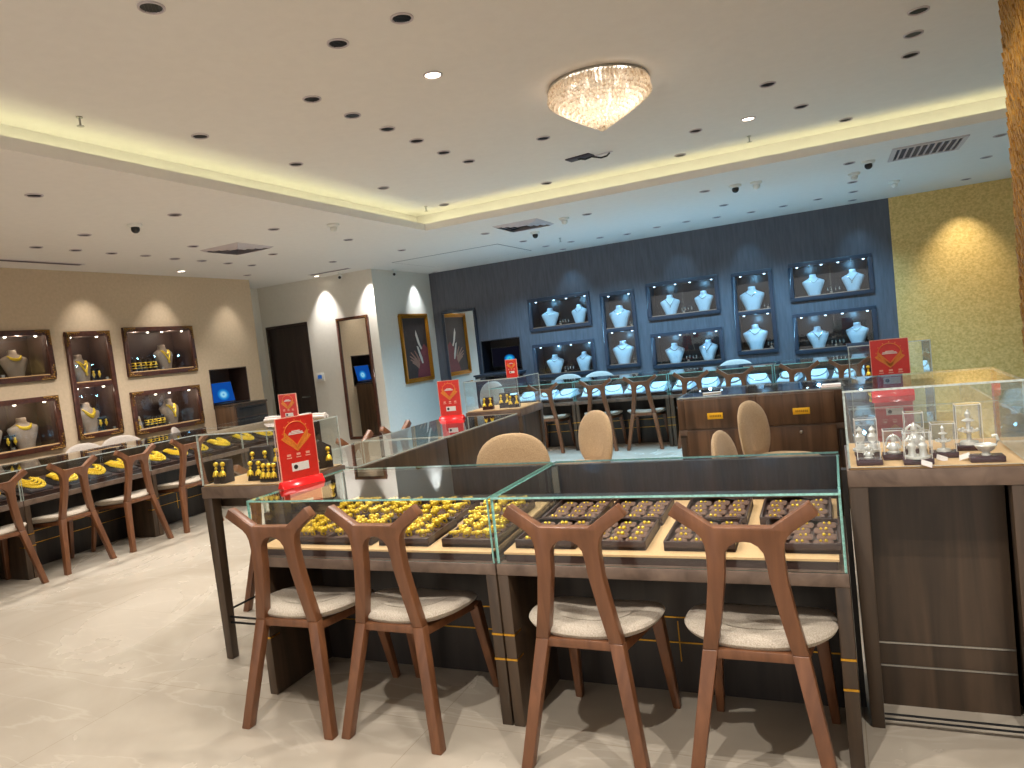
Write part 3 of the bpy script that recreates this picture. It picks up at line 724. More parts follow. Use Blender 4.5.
bust((XL - .15, 6.66, .952), R(100), 1.05, False, 'vee', 'in the lower showcase beside the laptop niche', gl)
stand((XL - .1, 4.62, .962), r9, False, 'beside the bust in the lower showcase at the left photo edge', gs, 1.5)
stand((XL - .09, 5.66, 1.588), r9, False, 'in the upper cell of the tall brown showcase', gs, 1.5)
stand((XL - .09, 5.66, 1.012), r9, False, 'in the lower cell of the tall brown showcase', gs, 1.5)
roll_mesh = MB(); roll_mesh.box(-.026, .026, -.03, .03, 0, .012); roll_mesh.tube([(0, .0, .01), (0, .01, .15)], .022, 14); roll_mesh = roll_mesh.mesh('bracelet_stand', ['charcoal_pad'], smooth=True)
def brace():
    m = MB()
    for k, z in enumerate((.05, .08, .11)):
        m.tube([((.025 + .003 * (k == 1)) * math.cos(2 * PI * i / 16), .0 + z * .07 + (.025 + .003 * (k == 1)) * math.sin(2 * PI * i / 16), z) for i in range(16)], .0055, 6, True)
    m.ball((0, -.022, .085), .012, 8, 1.8); return m.mesh('gold_bracelet', ['gold'], smooth=True)
brace_m = brace()
for zz, nm in ((1.662, 'upper'), (.952, 'lower')):
    for i in range(5 + (nm == 'upper')):
        y = 6.12 + i * .075 if nm == 'upper' else 6.27 + i * .06
        wh = '%s in the row of the %s showcase by the laptop' % (NUM[i], nm)
        put(roll_mesh, 'bracelet_stand', 'dark upright bracelet stand, ' + wh, 'bracelet stand', (XL - .12, y, zz), (0, 0, r9), 'bracelet stands in the brown showcases', 1.1 if nm == 'upper' else .95)
        put(brace_m, 'gold_bracelet', 'gold bracelet stack, ' + wh, 'bracelet', (XL - .12, y, zz), (0, 0, r9), 'gold bracelets in the brown showcases', 1.1 if nm == 'upper' else .95)
bb = MB(); bb.hexa([(-.06, -.04, 0), (.06, -.04, 0), (.06, .05, 0), (-.06, .05, 0)], [(-.05, .02, .17), (.05, .02, .17), (.05, .05, .17), (-.05, .05, .17)])
put(bb.mesh('necklace_board', ['bust_taupe'], bevel=.006), 'necklace_board', 'small leaning pale board in the lower showcase beside the laptop niche', 'necklace board', (XL - .13, 6.13, .952), (0, 0, R(70)), None)
put(MB().tube([(-.035 * math.cos(t) if False else .03 * math.sin(i * 1.1), -.045 + .05 * i / 10, .02 + .014 * i) for i, t in ((k, 0) for k in range(11))], .011, 8).mesh('gold_chain', ['gold'], smooth=True), 'gold_chain', 'wavy gold chain on the small leaning pale board', 'necklace', (XL - .13, 6.13, .952), (0, 0, R(70)), None)

# ------------------------------------------------------------------ trays in the near cases
SN, SL = math.atan(.06), math.atan(.1)
def deckz(y, c=0): return .693 + .06 * (y - 2.475) + c
tray_mb = MB(); hw, hd = .124, .131
tray_m = tray_mb.box(-hw, hw, -hd, hd, 0, .012).mesh('jewellery_tray', ['tray'])
rim_m = MB().box(-hw, hw, -hd, -hd + .008, .0, .034).box(-hw, hw, hd - .008, hd, .0, .034).box(-hw, -hw + .008, -hd + .008, hd - .008, .0, .034).box(hw - .008, hw, -hd + .008, hd - .008, .0, .034).mesh('tray_rim', ['tray'], bevel=.0015)
ridge = MB()
for i in range(4): ridge.cushion(.112, .024, .018, 20, 3.5, 3, lambda p, i=i: (p[0], -.088 + i * .0585 + p[1], .018 + p[2]))
ridge_m = ridge.mesh('pad_insert', ['pad'], smooth=True)
pad_m = MB().cushion(.032, .0235, .009, 24, 5, 3).mesh('earring_pad', ['pad'], smooth=True)
stud_m = MB().ball((0, 0, 0), .0062, 10).mesh('stud', ['gold'], smooth=True)
def flower(n, R1, r, seed):
    rnd = random.Random(seed); m = MB()
    m.tube([(.010 * math.cos(2 * PI * i / 14), 0, .006 + .010 * math.sin(2 * PI * i / 14)) for i in range(14)], .0035, 6, True)
    m.ball((0, 0, .020), r * 1.2, 8)
    for i in range(n):
        a = 2 * PI * i / n + rnd.random() * .3; m.ball((R1 * math.cos(a), R1 * math.sin(a), .018 + rnd.random() * .006), r * (.8 + .5 * rnd.random()), 8, 1.1)
    return m.mesh('gold_ring', ['gold'], smooth=True)
rings_m = [flower(6, .013, .0075, 1), flower(8, .016, .007, 2), flower(5, .012, .009, 3)]
def long_ring(seed):
    rnd = random.Random(seed); m = MB()
    for k in range(5): m.ball((-.02 + k * .01, .004 * math.sin(k * 2.1), .016), .0075 + .003 * (k == 2), 8)
    m.tube([(.010 * math.cos(2 * PI * i / 14), 0, .006 + .010 * math.sin(2 * PI * i / 14)) for i in range(14)], .0035, 6, True)
    return m.mesh('gold_ring', ['gold'], smooth=True)
rings_m.append(long_ring(5))
def tray(x, y, label, group):
    t = put(tray_m, 'jewellery_tray', label, 'jewellery tray', (x, y, deckz(y) + .0015), (SN, 0, 0), group)
    put(rim_m, 'tray_rim', None, None, (0, 0, 0), parent=t); return t
def on_tray(x, y, dx, dy, dz): return (x + dx, y + dy * math.cos(SN) - dz * math.sin(SN), deckz(y) + .0015 + dy * math.sin(SN) + dz * math.cos(SN))
rnd = random.Random(11)
RX = {'front': (-1.078, -.805, -.488, -.15), 'rear': (-1.07, -.80, -.475, -.178)}
LX = {'front': (-2.265, -2.02, -1.73, -1.414), 'rear': (-2.275, -2.02, -1.745, -1.455)}
for row, y in (('front', 2.644), ('rear', 2.916)):
    for i, x in enumerate(RX[row]):
        nm = 'the %s %s tray from the joint' % (NUM[i], row)
        tray(x, y, 'brown tray of small gold studs, %s from the case joint in the %s row' % (NUM[i], row), 'stud trays in the right near case')
        for a in range(3):
            for b in range(4):
                dx = -.076 + a * .075 + (.006 if b % 2 else -.004); dy = -.090 + b * .060 + .003 * (a - 1)
                p = put(pad_m, 'earring_pad', 'brown gold stud pad, %s %s, in ' % (('front', 'second row', 'third row', 'back')[b], ('left', 'middle', 'right')[a]) + nm, 'earring pad', on_tray(x, y, dx, dy, .021), (SN + .08, 0, rnd.uniform(-.08, .08)), 'stud pads in the right near case trays')
                for s in (-1, 1): put(stud_m, 'stud', None, None, (s * .0085, .003, .007), parent=p, sc=rnd.choice((.75, .85, 1)) * (1.4 if (i < 2 and row == 'front') else 1))
    for i, x in enumerate(LX[row]):
        j = 3 - i; nm = 'the %s %s tray left of the joint' % (NUM[j], row)
        t = tray(x, y, 'dark tray of chunky gold rings, %s from the case joint in the %s row' % (NUM[j], row), 'ring trays in the left near case')
        put(ridge_m, 'pad_insert', None, None, (0, 0, 0), parent=t)
        for b in range(4):
            for a in range(3 if (a0 := (b + i) % 3) else 4):
                n = 3 if a0 else 4
                dx = -.078 + a * (.156 / (n - 1)) + rnd.uniform(-.006, .006); dy = -.084 + b * .058 + rnd.uniform(-.004, .004)
                put(rings_m[rnd.choice((0, 0, 1, 1, 2, 3))], 'gold_ring', 'gold ring, %s row %s from left, in ' % (('front', 'second', 'third', 'back')[b], NUM[a]) + nm, 'ring', on_tray(x, y, dx, dy, .028), (SN, 0, rnd.uniform(-.5, .5)), 'gold rings in the left near case trays', rnd.uniform(1.05, 1.35))

# ------------------------------------------------------------------ necklaces in the left and back counters
def wedge(mat): return MB().hexa([(-.1, -.11, 0), (.1, -.11, 0), (.1, .11, 0), (-.1, .11, 0)], [(-.09, -.10, .02), (.09, -.10, .02), (.085, .10, .07), (-.085, .10, .07)]).mesh('necklace_pad', [mat], bevel=.008, seg=3)
wedge_d, wedge_w = wedge('charcoal_pad'), wedge('white_pad')
def garland(r, mat, seed, fringe, strands=1):
    m = MB(); rn = random.Random(seed)
    for q in range(strands):
        k = 1 - .2 * q; pts = []
        for i in range(-14, 15):
            u = i / 14; x = .088 * k * math.sin(u * PI / 1.9); y = .08 - .15 * k * math.cos(u * PI / 2); pts.append((x, y, .045 + .25 * y + r * .7 + .004 * q))
        m.tube(pts, [r * (1.1 - .4 * abs(i / 14)) for i in range(-14, 15)], 7)
        for i in range(1, 28): m.ball((pts[i][0] * 1.03, pts[i][1] - r * .5, pts[i][2] + r * .5), r * rn.uniform(.55, .95), 6)
        if fringe and q == 0:
            for i in range(3, 26): m.ball((pts[i][0] * 1.08, pts[i][1] - r * 2.0, pts[i][2] - r * .6), r * rn.uniform(.6, 1.0), 6)
    return m.mesh('necklace', [mat], smooth=True)
gars = [garland(.011, 'gold', 1, True, 3), garland(.009, 'gold', 2, True, 4), garland(.013, 'gold', 3, True, 3)]; gars_w = [garland(.007, 'silver', 4, True), garland(.005, 'silver', 5, False)]
def dz(y): return .693 + .1 * (y - .035)
yl = [2.62, 2.9, 3.18, 3.46, 3.84, 4.12, 4.40, 4.68, 5.06, 5.34, 5.62, 5.92, 6.3, 6.62, 6.95]
for i, y in enumerate(yl):
    where = ('at the near end of the left counter, out of the frame edge', 'second from the near end of the left counter', 'third from the near end of the left counter', 'behind the chair cut by the photo edge in the left counter', 'first past the near joint of the left counter',
             'left of the second left counter chair', 'behind the second left counter chair', 'right of the second left counter chair', 'first past the middle joint of the left counter', 'behind the third left counter chair', 'before the lower bracelet showcase in the left counter',
             'last before the far joint of the left counter', 'seen through the left vitrine glass in the left counter', 'in the far left counter case, middle', 'in the far left counter case, end')[i]
    for q in range(2 if i in (3, 6, 9) else 1):
        loc = (-6.2 - .17, y, dz(.17) + .002); ro = (SL, 0, R(90) + rnd.uniform(-.15, .15))
        put(wedge_d, 'necklace_pad', 'dark necklace pad ' + where, 'necklace pad', loc, ro, 'dark necklace pads in the left counter', 1.1) if q == 0 else None
        if q == 0: put(gars[i % 3], 'necklace', 'gold necklace ' + where, 'necklace', loc, ro, 'gold necklaces in the left counter', 1.1)
xb = [-4.2, -3.9, -3.6, -3.33, -2.98, -2.68, -2.38, -2.08, -1.75, -1.45, -1.15, -.85, -.5, -.2, .1, .4]
for i, x in enumerate(xb):
    c = ('leftmost', 'second', 'third', 'last')[i % 4]; k = ('left end', 'second', 'third', 'right end')[i // 4]
    where = '%s in the %s back counter case' % (c if i % 4 in (0, 3) else c + ' from left', k)
    loc = (x, 8.9 + .2, dz(.2) + .002); ro = rnd.uniform(-.25, .25)
    put(wedge_w, 'necklace_pad', 'white sloping necklace pad ' + where, 'necklace pad', loc, (SL, 0, ro), 'white necklace pads in the back counter', 1.25)
    put(gars_w[i % 2], 'necklace', 'fine silver necklace ' + where, 'necklace', loc, (SL, 0, ro), 'silver necklaces in the back counter', 1.25)

# ------------------------------------------------------------------ left vitrine: earring stands
def tower(loc, rz, w, h, n, where, roof=False):
    g = 'earring blocks in the vitrines'
    m = MB()
    if roof: m.prism([(-w, 0), (w, 0), (w, h * .75), (0, h), (-w, h * .75)], -.025, .03)
    else: m.hexa([(-w, -.03, 0), (w, -.03, 0), (w, .03, 0), (-w, .03, 0)], [(-w, .0, h), (w, .0, h), (w, .03, h), (-w, .03, h)])
    o = m.build('earring_block', 'charcoal_pad', bevel=.003); o.location = loc; o.rotation_euler = (0, 0, rz); o.scale = (1.2,) * 3; tag(o, 'dark earring block ' + where, 'earring block', g)
    for i in range(n):
        x = 0 if n == 1 else (-w * .6 + i * 1.2 * w / (n - 1)); e = MB()
        z0 = h * (.62 if not roof else .5); yb = -.03 + .03 * z0 / h - .007 if not roof else -.034
        e.ball((x, yb, z0 + .022), .011, 10).ball((x, yb - .002, z0 + .004), .007, 8); e.lathe([(.004, 0), (.011, -.007), (.015, -.02), (.013, -.021), (0, -.018)], 12, (x, yb - .006, z0 - .004))
        for k in range(7): a = 2 * PI * k / 7; e.ball((x + .013 * math.cos(a), yb - .006 + .013 * math.sin(a), z0 - .028), .0035, 6)
        q = e.build('gold_earring', 'gold', smooth=True); q.location = loc; q.rotation_euler = (0, 0, rz); q.scale = (1.2,) * 3; tag(q, 'gold bell earring, %s, ' % ('only one' if n == 1 else ('left one', 'right one')[i] if n == 2 else ('left one', 'middle one', 'right one')[i]) + where, 'earring', 'gold earrings in the vitrines')
Vz = .941
for i, a in enumerate((((-3.012, 2.775, Vz), .1, .016, .10, 1, 'at the front left corner of the left vitrine'), ((-2.965, 2.775, Vz), .1, .016, .10, 1, 'second from the front left corner of the left vitrine'), ((-2.885, 2.95, Vz), .3, .05, .13, 2, 'at the back middle of the left vitrine'),
    ((-2.80, 2.83, Vz), .1, .036, .085, 2, 'low, at the front middle of the left vitrine'), ((-2.70, 2.93, Vz), 0, .045, .15, 3, 'tall, right of the middle in the left vitrine'), ((-2.665, 2.79, Vz), 0, .048, .075, 3, 'low, at the front right corner of the left vitrine'))):
    tower(*a)
tower((-2.605, 3.10, Vz), R(50), .05, .13, 2, 'gabled, at the right back of the left vitrine', True)
for i, (x, y) in enumerate(((-2.86, 5.74), (-2.72, 5.80), (-2.62, 5.78))):
    tower((x, y, Vz), .2, .04, .09 + .02 * (i == 1), 2, '%s from left in the far left island vitrine' % NUM[i])
# ------------------------------------------------------------------ right vitrine: silver figurines under acrylic
def figurine(loc, rz, bw, bh, label, kind, box=True, s=1.0):
    t = thing('acrylic_display_box', 'acrylic box on plum base, ' + label, 'display box', loc, rz, 'acrylic boxes in the right vitrine')
    B(-bw, bw, -.03, .03, 0, .02).build('base', 'plum', t, bevel=.003)
    if box:
        g = .0025; w = bw - .006; m = MB()
        MB().box(-w, w, -.026, -.026 + g, .02, bh).build('front_pane', 'acrylic', t); MB().box(-w, w, .026 - g, .026, .02, bh).build('back_pane', 'acrylic', t)
        for x in (-w, w - g): MB().box(x, x + g, -.026 + g, .026 - g, .02, bh).build('side_pane', 'acrylic', t)
        MB().box(-w, w, -.026, .026, bh, bh + g).build('top_pane', 'acrylic', t)
        ed = MB()
        for x in (-w, w):
            for y in (-.026, .026): ed.beam((x, y, .02), (x, y, bh), .0018)
        for y in (-.026, .026): ed.beam((-w, y, bh), (w, y, bh), .0025)
        for x in (-w, w): ed.beam((x, -.026, bh), (x, .026, bh), .0025)
        ed.build('polished_edge', 'white', t)
    f = MB()
    if kind == 0:      # seated figure with arch
        f.lathe([(.022, 0), (.024, .006), (.016, .010), (.019, .022), (.012, .036), (.006, .042), (.010, .052), (.008, .062), (.003, .072), (0, .076)], 14)
        f.tube([(.026 * math.cos(PI * k / 10), .008, .028 + .038 * math.sin(PI * k / 10)) for k in range(11)], .004, 6)
        for sx in (-1, 1): f.beam((sx * .012, -.002, .036), (sx * .022, -.010, .020), .007)
    elif kind == 1:    # standing pair
        for sx in (-.014, .014): f.lathe([(.012, 0), (.009, .02), (.012, .036), (.005, .044), (.008, .052), (.0, .062)], 12, (sx, 0, 0))
        f.lathe([(.032, 0), (.032, .005), (0, .005)], 16)
    elif kind == 2:    # tiered lamp tower
        f.lathe([(.024, 0), (.022, .008), (.006, .012), (.005, .03), (.022, .036), (.006, .042), (.005, .06), (.016, .066), (.004, .072), (.007, .085), (0, .098)], 16)
        for k in range(6): a = 2 * PI * k / 6; f.ball((.021 * math.cos(a), .021 * math.sin(a), .04), .005, 8)
    else:              # low swan like bowl
        f.lathe([(.012, 0), (.009, .008), (.02, .016), (.028, .028), (.026, .03), (.0, .02)], 16); f.tube([(.02, 0, .022), (.03, 0, .04), (.026, 0, .055), (.016, 0, .052)], .004, 8)
    o = f.build('silver_figurine', 'silver_bright', smooth=True); o.location = (loc[0], loc[1], loc[2] + .02); o.rotation_euler = (0, 0, rz); o.scale = (s,) * 3
    tag(o, 'silver figurine, ' + label, 'figurine', 'silver figurines in the right vitrine')
for a in (((.085, 2.775, Vz), 0, .042, .075, 'low, at the front left corner of the right vitrine', 0, True, .65), ((.085, 2.93, Vz), .05, .042, .14, 'tall, at the back left of the right vitrine', 1, True, 1.5), ((.17, 2.86, Vz), 0, .038, .105, 'second from left in the right vitrine', 0, True, .95),
          ((.235, 2.765, Vz), 0, .046, .11, 'in front at the middle of the right vitrine', 1, True, 1.2), ((.245, 2.96, Vz), 0, .036, .15, 'at the back middle of the right vitrine', 0, True, 1.25), ((.325, 2.87, Vz), 0, .042, .12, 'right of the middle in the right vitrine', 2, True, .95),
          ((.42, 2.99, Vz), 0, .045, .165, 'tallest, at the back right of the right vitrine', 2, True, 1.3), ((.435, 2.775, Vz), 0, .05, .07, 'open, at the front right of the right vitrine', 3, False, 1.2)):
    figurine(*a)
for i, (x, y, z, rz, wh) in enumerate(((.255, 2.715, Vz + .006, .3, 'in front of the middle acrylic box'), (.375, 2.79, Vz + .012, -.6, 'left of the open plum base'), (.31, 2.80, Vz + .006, .2, 'before the tiered silver figurine'))):
    o = MB().box(-.018, .018, -.0008, .0008, -.008, .012).build('price_tag', 'paper'); o.location = (x, y, z); o.rotation_euler = (R(-35), .4 * (-1) ** i, rz); tag(o, 'white price tag ' + wh, 'price tag', 'price tags in the right vitrine')
tower((.25, 5.9, Vz), .1, .04, .10, 2, 'in the far right island vitrine'); tower((.40, 5.92, Vz), -.1, .04, .10, 2, 'right hand one in the far right island vitrine')

# ------------------------------------------------------------------ red signs
def make_sign(label, loc, rz, k=1.0, base=True, group='red acrylic signs'):
    t = thing('red_sign', label, 'sign', loc, rz, group); w = .10 * k; h = .335 * k if base else .15
    if not base: w = .056
    z0 = .03 * k if base else .004; y = -.0035
    p = B(-w, w, -.003, .003, z0, h).build('panel', 'red', t)
    fr = MB().box(-w - .0015, -w + .002, -.0038, .0038, z0, h).box(w - .002, w + .0015, -.0038, .0038, z0, h).box(-w, w, -.0038, .0038, h - .002, h + .0015); fr.build('clear_edge', 'sign_pale', t)
    H_ = h - z0; c = z0 + H_ * .72
    em = MB(); r = w * .62
    em.tube([(r * math.cos(a), y, c + r * math.sin(a)) for a in [R(205 - 230 * i / 24) for i in range(25)]], .0022 * (w / .1), 5)
    for i in range(9): a = R(200 - 220 * i / 8); em.ball((r * 1.13 * math.cos(a), y + .002, c + r * 1.13 * math.sin(a)), .004 * w / .1, 6)
    L = [(-w * .80, c - r * .25), (-w * .55, c - r * .62), (-w * .28, c - r * .95), (0, c - r * 1.35)]; L2 = [(-w * .66, c - r * .1), (-w * .44, c - r * .45), (-w * .2, c - r * .72), (0, c - r * .95)]
    for sx in (1, -1): em.strip([(sx * a, b) for a, b in L], [(sx * a, b) for a, b in L2], y - .001, y + .0005)
    for q in (.35, .7):
        Lq = [(a, b + r * q * .55) for a, b in L]; Lr = [(a * .9, b + r * (q * .55 + .12)) for a, b in L]
        for sx in (1, -1): em.strip([(sx * a * .8, b) for a, b in Lq[:]], [(sx * a * .8, b) for a, b in Lr], y - .001, y + .0005)
    em.build('necklace_emblem', 'sign_gold', p)
    hd = MB()
    for i, (ww, zz) in enumerate(((.22, .13), (.36, .02), (.40, -.09))): hd.box(-w * ww, w * ww, y - .0008, y, c + r * (zz + .12) - .0022 * w / .1, c + r * (zz + .12) + .0022 * w / .1)
    hd.build('heading_line', 'white', p)
    ic = MB()
    for sx in (-.5, 0, .5):
        ic.lathe([(0, 0), (w * .1, 0), (w * .1, .001), (0, .001)], 12, (0, 0, 0)) if False else ic.box(sx * w - w * .1, sx * w + w * .1, y - .0008, y, z0 + H_ * .385, z0 + H_ * .42)
        ic.box(sx * w - w * .13, sx * w + w * .13, y - .0008, y, z0 + H_ * .35, z0 + H_ * .365)
    ic.build('icon', 'sign_pale', p)
    lb = B(-w * .42, w * .48, y - .001, y, z0 + H_ * .14, z0 + H_ * .27).build('info_label', 'white', p)
    MB().prism([(-w * .22 + w * .11 * math.cos(2 * PI * i / 16), z0 + H_ * .205 + w * .11 * math.sin(2 * PI * i / 16)) for i in range(16)], y - .0018, y - .001).build('label_disc', 'ink', lb)
    if base:
        B_ = MB().hexa([(-w - .012, -.032, 0), (w + .012, -.032, 0), (w + .012, .032, 0), (-w - .012, .032, 0)], [(-w - .012, -.008, .034 * k), (w + .012, -.008, .034 * k), (w + .012, .008, .034 * k), (-w - .012, .008, .034 * k)])
        B_.build('base', 'red_acrylic', t, bevel=.002)
    else:
        B(-w, w, -.004, .03, 0, .004).build('base', 'red', t)
    return t
make_sign('large red sign with gold necklace emblem standing on the near gold ring case', (-2.468, 2.775, .918), R(70), 1.03)
make_sign('red sign with gold necklace emblem standing on the side island before the white wall', (-3.01, 5.32, .918), R(4), 1.0)
make_sign('red sign with gold necklace emblem behind the silver figurine vitrine, at the gold wall', (.315, 5.0, .918), 0, 1.06)
make_sign('small red card standing on the left vitrine beside the folded white cloth', (-2.80, 3.12, 1.212), R(8), 1, False)
make_sign('tiny pink red card standing on the far left island vitrine', (-2.70, 5.98, 1.212), 0, 1, False)
m = MB(); n = 14
for i in range(n):
    pass
cl_ = MB()
P0 = [(-3.0 + i * .034, 3.13 + .010 * math.sin(i * .9), 1.212) for i in range(14)]
for k, (yy, zz, r) in enumerate(((0, .010, .010), (.025, .010, .010), (.012, .022, .009))):
    cl_.tube([(x, y + yy, z + zz) for x, y, z in P0], [r * (.75 + .25 * abs(math.sin(i * 1.3))) for i in range(14)], 10)
tag(cl_.build('folded_cloth', 'cloth', smooth=True), 'folded white cloth lying along the top of the left vitrine', 'cloth')
tag(MB().box(-.11, .06, 5.83, 5.95, .918, .923).box(-.1, .05, 5.84, 5.94, .923, .936).build('paper_pad', 'paper', bevel=.003), 'white paper pad lying on the drawer cabinet glass', 'paper pad')
tag(MB().tube([(-1.0, 5.95, .925), (-.86, 5.99, .925)], .006).build('white_pen', 'plastic_white', smooth=True), 'white pen lying on the left end of the drawer cabinet glass', 'pen')

# ------------------------------------------------------------------ wall niches with screens
def niche(h, plane, mat):
    D = .34
    if plane == 'x':
        m = MB().box(XL - D, XL, h[0], h[0] + .012, h[2], h[3]).box(XL - D, XL, h[1] - .012, h[1], h[2], h[3]).box(XL - D, XL, h[0], h[1], h[3] - .012, h[3]).box(XL - D, XL, h[0], h[1], h[2], h[2] + .012).box(XL - D - .012, XL - D, h[0], h[1], h[2], h[3])
    else:
        m = MB().box(h[0], h[0] + .012, YB, YB + D, h[2], h[3]).box(h[1] - .012, h[1], YB, YB + D, h[2], h[3]).box(h[0], h[1], YB, YB + D, h[3] - .012, h[3]).box(h[0], h[1], YB, YB + D, h[2], h[2] + .012).box(h[0], h[1], YB + D, YB + D + .012, h[2], h[3])
    return m
struct('trim_2', niche(NICHE_L, 'x', ''), 'inner_brown', 'dark lining of the laptop niche'); struct('trim_3', niche(NICHE_B, 'y', ''), 'inner_dark', 'black lining of the monitor niche')
lt = thing('laptop', 'open laptop with a blue screen in the left wall niche', 'laptop', (XL + .06, 7.49, 1.109), R(90)); lt.scale = (1.15,) * 3
B(-.19, .19, -.12, .12, 0, .018).build('keyboard_base', 'plastic_black', lt, bevel=.003)
sc = MB().box(-.19, .19, -.006, .006, 0, .26).build('screen_lid', 'plastic_black', lt, bevel=.003); sc.location = (0, .115, .018); sc.rotation_euler = (R(-10), 0, 0)
B(-.18, .18, -.0075, -.006, .012, .25).build('screen', 'screen_blue', sc)
cb = thing('drawer_cabinet', 'dark veneer drawer cabinet below the laptop niche', 'cabinet', (XL, 7.55, 0), R(90))
B(-.31, .31, -.36, -.002, 0, 1.08).build('body', 'walnut_warm', cb, bevel=.003); B(-.315, .315, -.37, -.002, 1.08, 1.108).build('top', 'walnut', cb, bevel=.003)
for z0, z1 in ((.92, 1.06), (.74, .90), (.40, .72)):
    q = B(-.28, .28, -.372, -.36, z0, z1).build('drawer', 'black_wood', cb, bevel=.003); B(-.24, .24, -.384, -.372, z1 - .03, z1 - .018).build('handle', 'black_metal', q)
mt = thing('wall_monitor', 'dark monitor showing a blue teal shape in the back wall niche', 'monitor', (-5.06, YB + .14, 1.075), R(6))
B(-.26, .26, -.01, .02, .06, .40).build('housing', 'plastic_black', mt, bevel=.004); B(-.245, .245, -.012, -.01, .075, .385).build('screen', 'screen_dark', mt); B(-.04, .04, -.0, .02, .01, .07).build('stand', 'plastic_black', mt); B(-.1, .1, -.06, .06, 0, .012).build('foot', 'plastic_black', mt)
sf = thing('console_shelf', 'dark slatted console shelf under the back wall monitor', 'shelf', (-5.08, YB, .72), 0)
B(-.42, .42, -.3, -.002, .30, .33).build('top', 'frame_dark', sf, bevel=.003); B(-.40, .40, -.28, -.002, -.72, .30).build('body', 'frame_dark', sf, bevel=.003)
for z in (.05, .17): B(-.38, .38, -.292, -.28, z, z + .1).build('drawer', 'frame_dark', sf, bevel=.003)

# ------------------------------------------------------------------ mirrors, picture, switch
def mirror(name, label, loc, rz, w, h, mat, orn):
    t = thing(name, label, 'mirror', loc, rz); f = .045; a = w / 2
    MB().box(-a, a, -.03, 0, 0, f).box(-a, a, -.03, 0, h - f, h).box(-a, -a + f, -.03, 0, f, h - f).box(a - f, a, -.03, 0, f, h - f).build('frame', mat, t, bevel=.005)
    B(-a + f, a - f, -.012, -.004, f, h - f).build('mirror_glass', 'mirror', t)
    if orn:
        for sx in (-1, 1):
            c = MB()
            for q in range(6): c.ball((sx * (a - .024 - q * .024), -.031, h - .024), .010 - q * .001, 8).ball((sx * (a - .024), -.031, h - .026 - q * .024), .010 - q * .001, 8)
            c.build('corner_ornament', 'ornament', t, smooth=True)
mirror('wall_mirror', 'tall brown framed mirror on the white wall right of the door', (-6.757, 9.18, .28), 0, .60, 1.92, 'frame_brown', True)
mirror('wall_mirror', 'tall dark framed mirror at the left end of the dark back wall', (-5.80, YB, .30), 0, .66, 1.89, 'frame_dark', False)
pt = thing('framed_picture', 'gilt framed painting of a hand and robe on the white return wall', 'picture', (-6.3, 10.19, 1.05), R(90)); a, h = .425, 1.13
for d0, d1, th in ((0, .035, .05), (.035, .07, .032)):
    MB().box(-a + d0, a - d0, -th, 0, d0, d1).box(-a + d0, a - d0, -th, 0, h - d1, h - d0).box(-a + d0, -a + d1, -th, 0, d1, h - d1).box(a - d1, a - d0, -th, 0, d1, h - d1).build('frame', 'gilt', pt, bevel=.008)
cv = B(-a + .065, a - .065, -.02, -.002, .065, h - .065).build('canvas', 'canvas', pt)
MB().prism([(-.06, .07), (.35, .07), (.35, .55), (.24, .62), (.12, .52), (.02, .32)], -.022, -.02).build('painted_robe', 'robe', cv)
MB().prism([(.02, .86), (.06, .78), (.12, .62), (.17, .55), (.13, .53), (.05, .64), (-.0, .78)], -.0235, -.0215).build('painted_veil', 'paint_pale', cv)
hd_ = MB()
for k, (x0, z0, x1, z1) in enumerate(((.03, .30, -.20, .50), (.04, .28, -.24, .44), (.03, .26, -.23, .38), (.02, .24, -.18, .33), (.05, .34, -.08, .52))):
    hd_.beam((x0, -.0225, z0), ((x0 + x1) / 2, -.0225, (z0 + z1) / 2 + .01), .05, .04); hd_.beam(((x0 + x1) / 2, -.0225, (z0 + z1) / 2 + .01), (x1, -.0225, z1), .036, .02)
for vi, v in enumerate(hd_.v): hd_.v[vi] = (v[0], -.0225 + (v[1] + .0225) * .05, v[2])
hd_.build('painted_hand', 'paint_skin', cv)
MB().prism([(.0, .60), (.05, .58), (.14, .40), (.16, .30), (.12, .30), (.06, .42)], -.0245, -.023).build('painted_jewel', 'paint_pale', cv)
sp = thing('wall_switch', 'white switch plate with a blue display right of the brown door', 'wall switch', (-7.50, 9.18, 1.25), 0)
B(-.075, .075, -.012, 0, 0, .13).build('plate', 'plastic_white', sp, bevel=.004); B(-.05, .03, -.014, -.012, .04, .10).build('display', 'blue_light', sp)

# ------------------------------------------------------------------ ceiling fittings
ring_m = MB().lathe([(.046, 0), (.056, -.001), (.056, -.006), (.050, -.009), (.045, -.005), (.045, 0)], 24).mesh('trim_ring', ['vent'], smooth=True)
baf = MB().lathe([(0, -.0005), (.046, -.0005), (.046, -.002), (0, -.002)], 20)
for k in range(5): baf.box(-.04, .04, -.030 + k * .014, -.027 + k * .014, -.005, -.002)
baf_m = baf.mesh('baffle', ['plastic_black'])
lit_m = MB().lathe([(0, -.0005), (.046, -.0005), (.046, -.003), (0, -.004)], 20).mesh('lens', ['lens_lit'])
def downlight(x, y, z, label, group, lit=False):
    t = thing('recessed_downlight', label, 'downlight', (x, y, z), rnd.uniform(0, 3), group)
    put(ring_m, 'trim_ring', None, None, (0, 0, 0), parent=t); put(lit_m if lit else baf_m, 'lens' if lit else 'baffle', None, None, (0, 0, 0), parent=t)
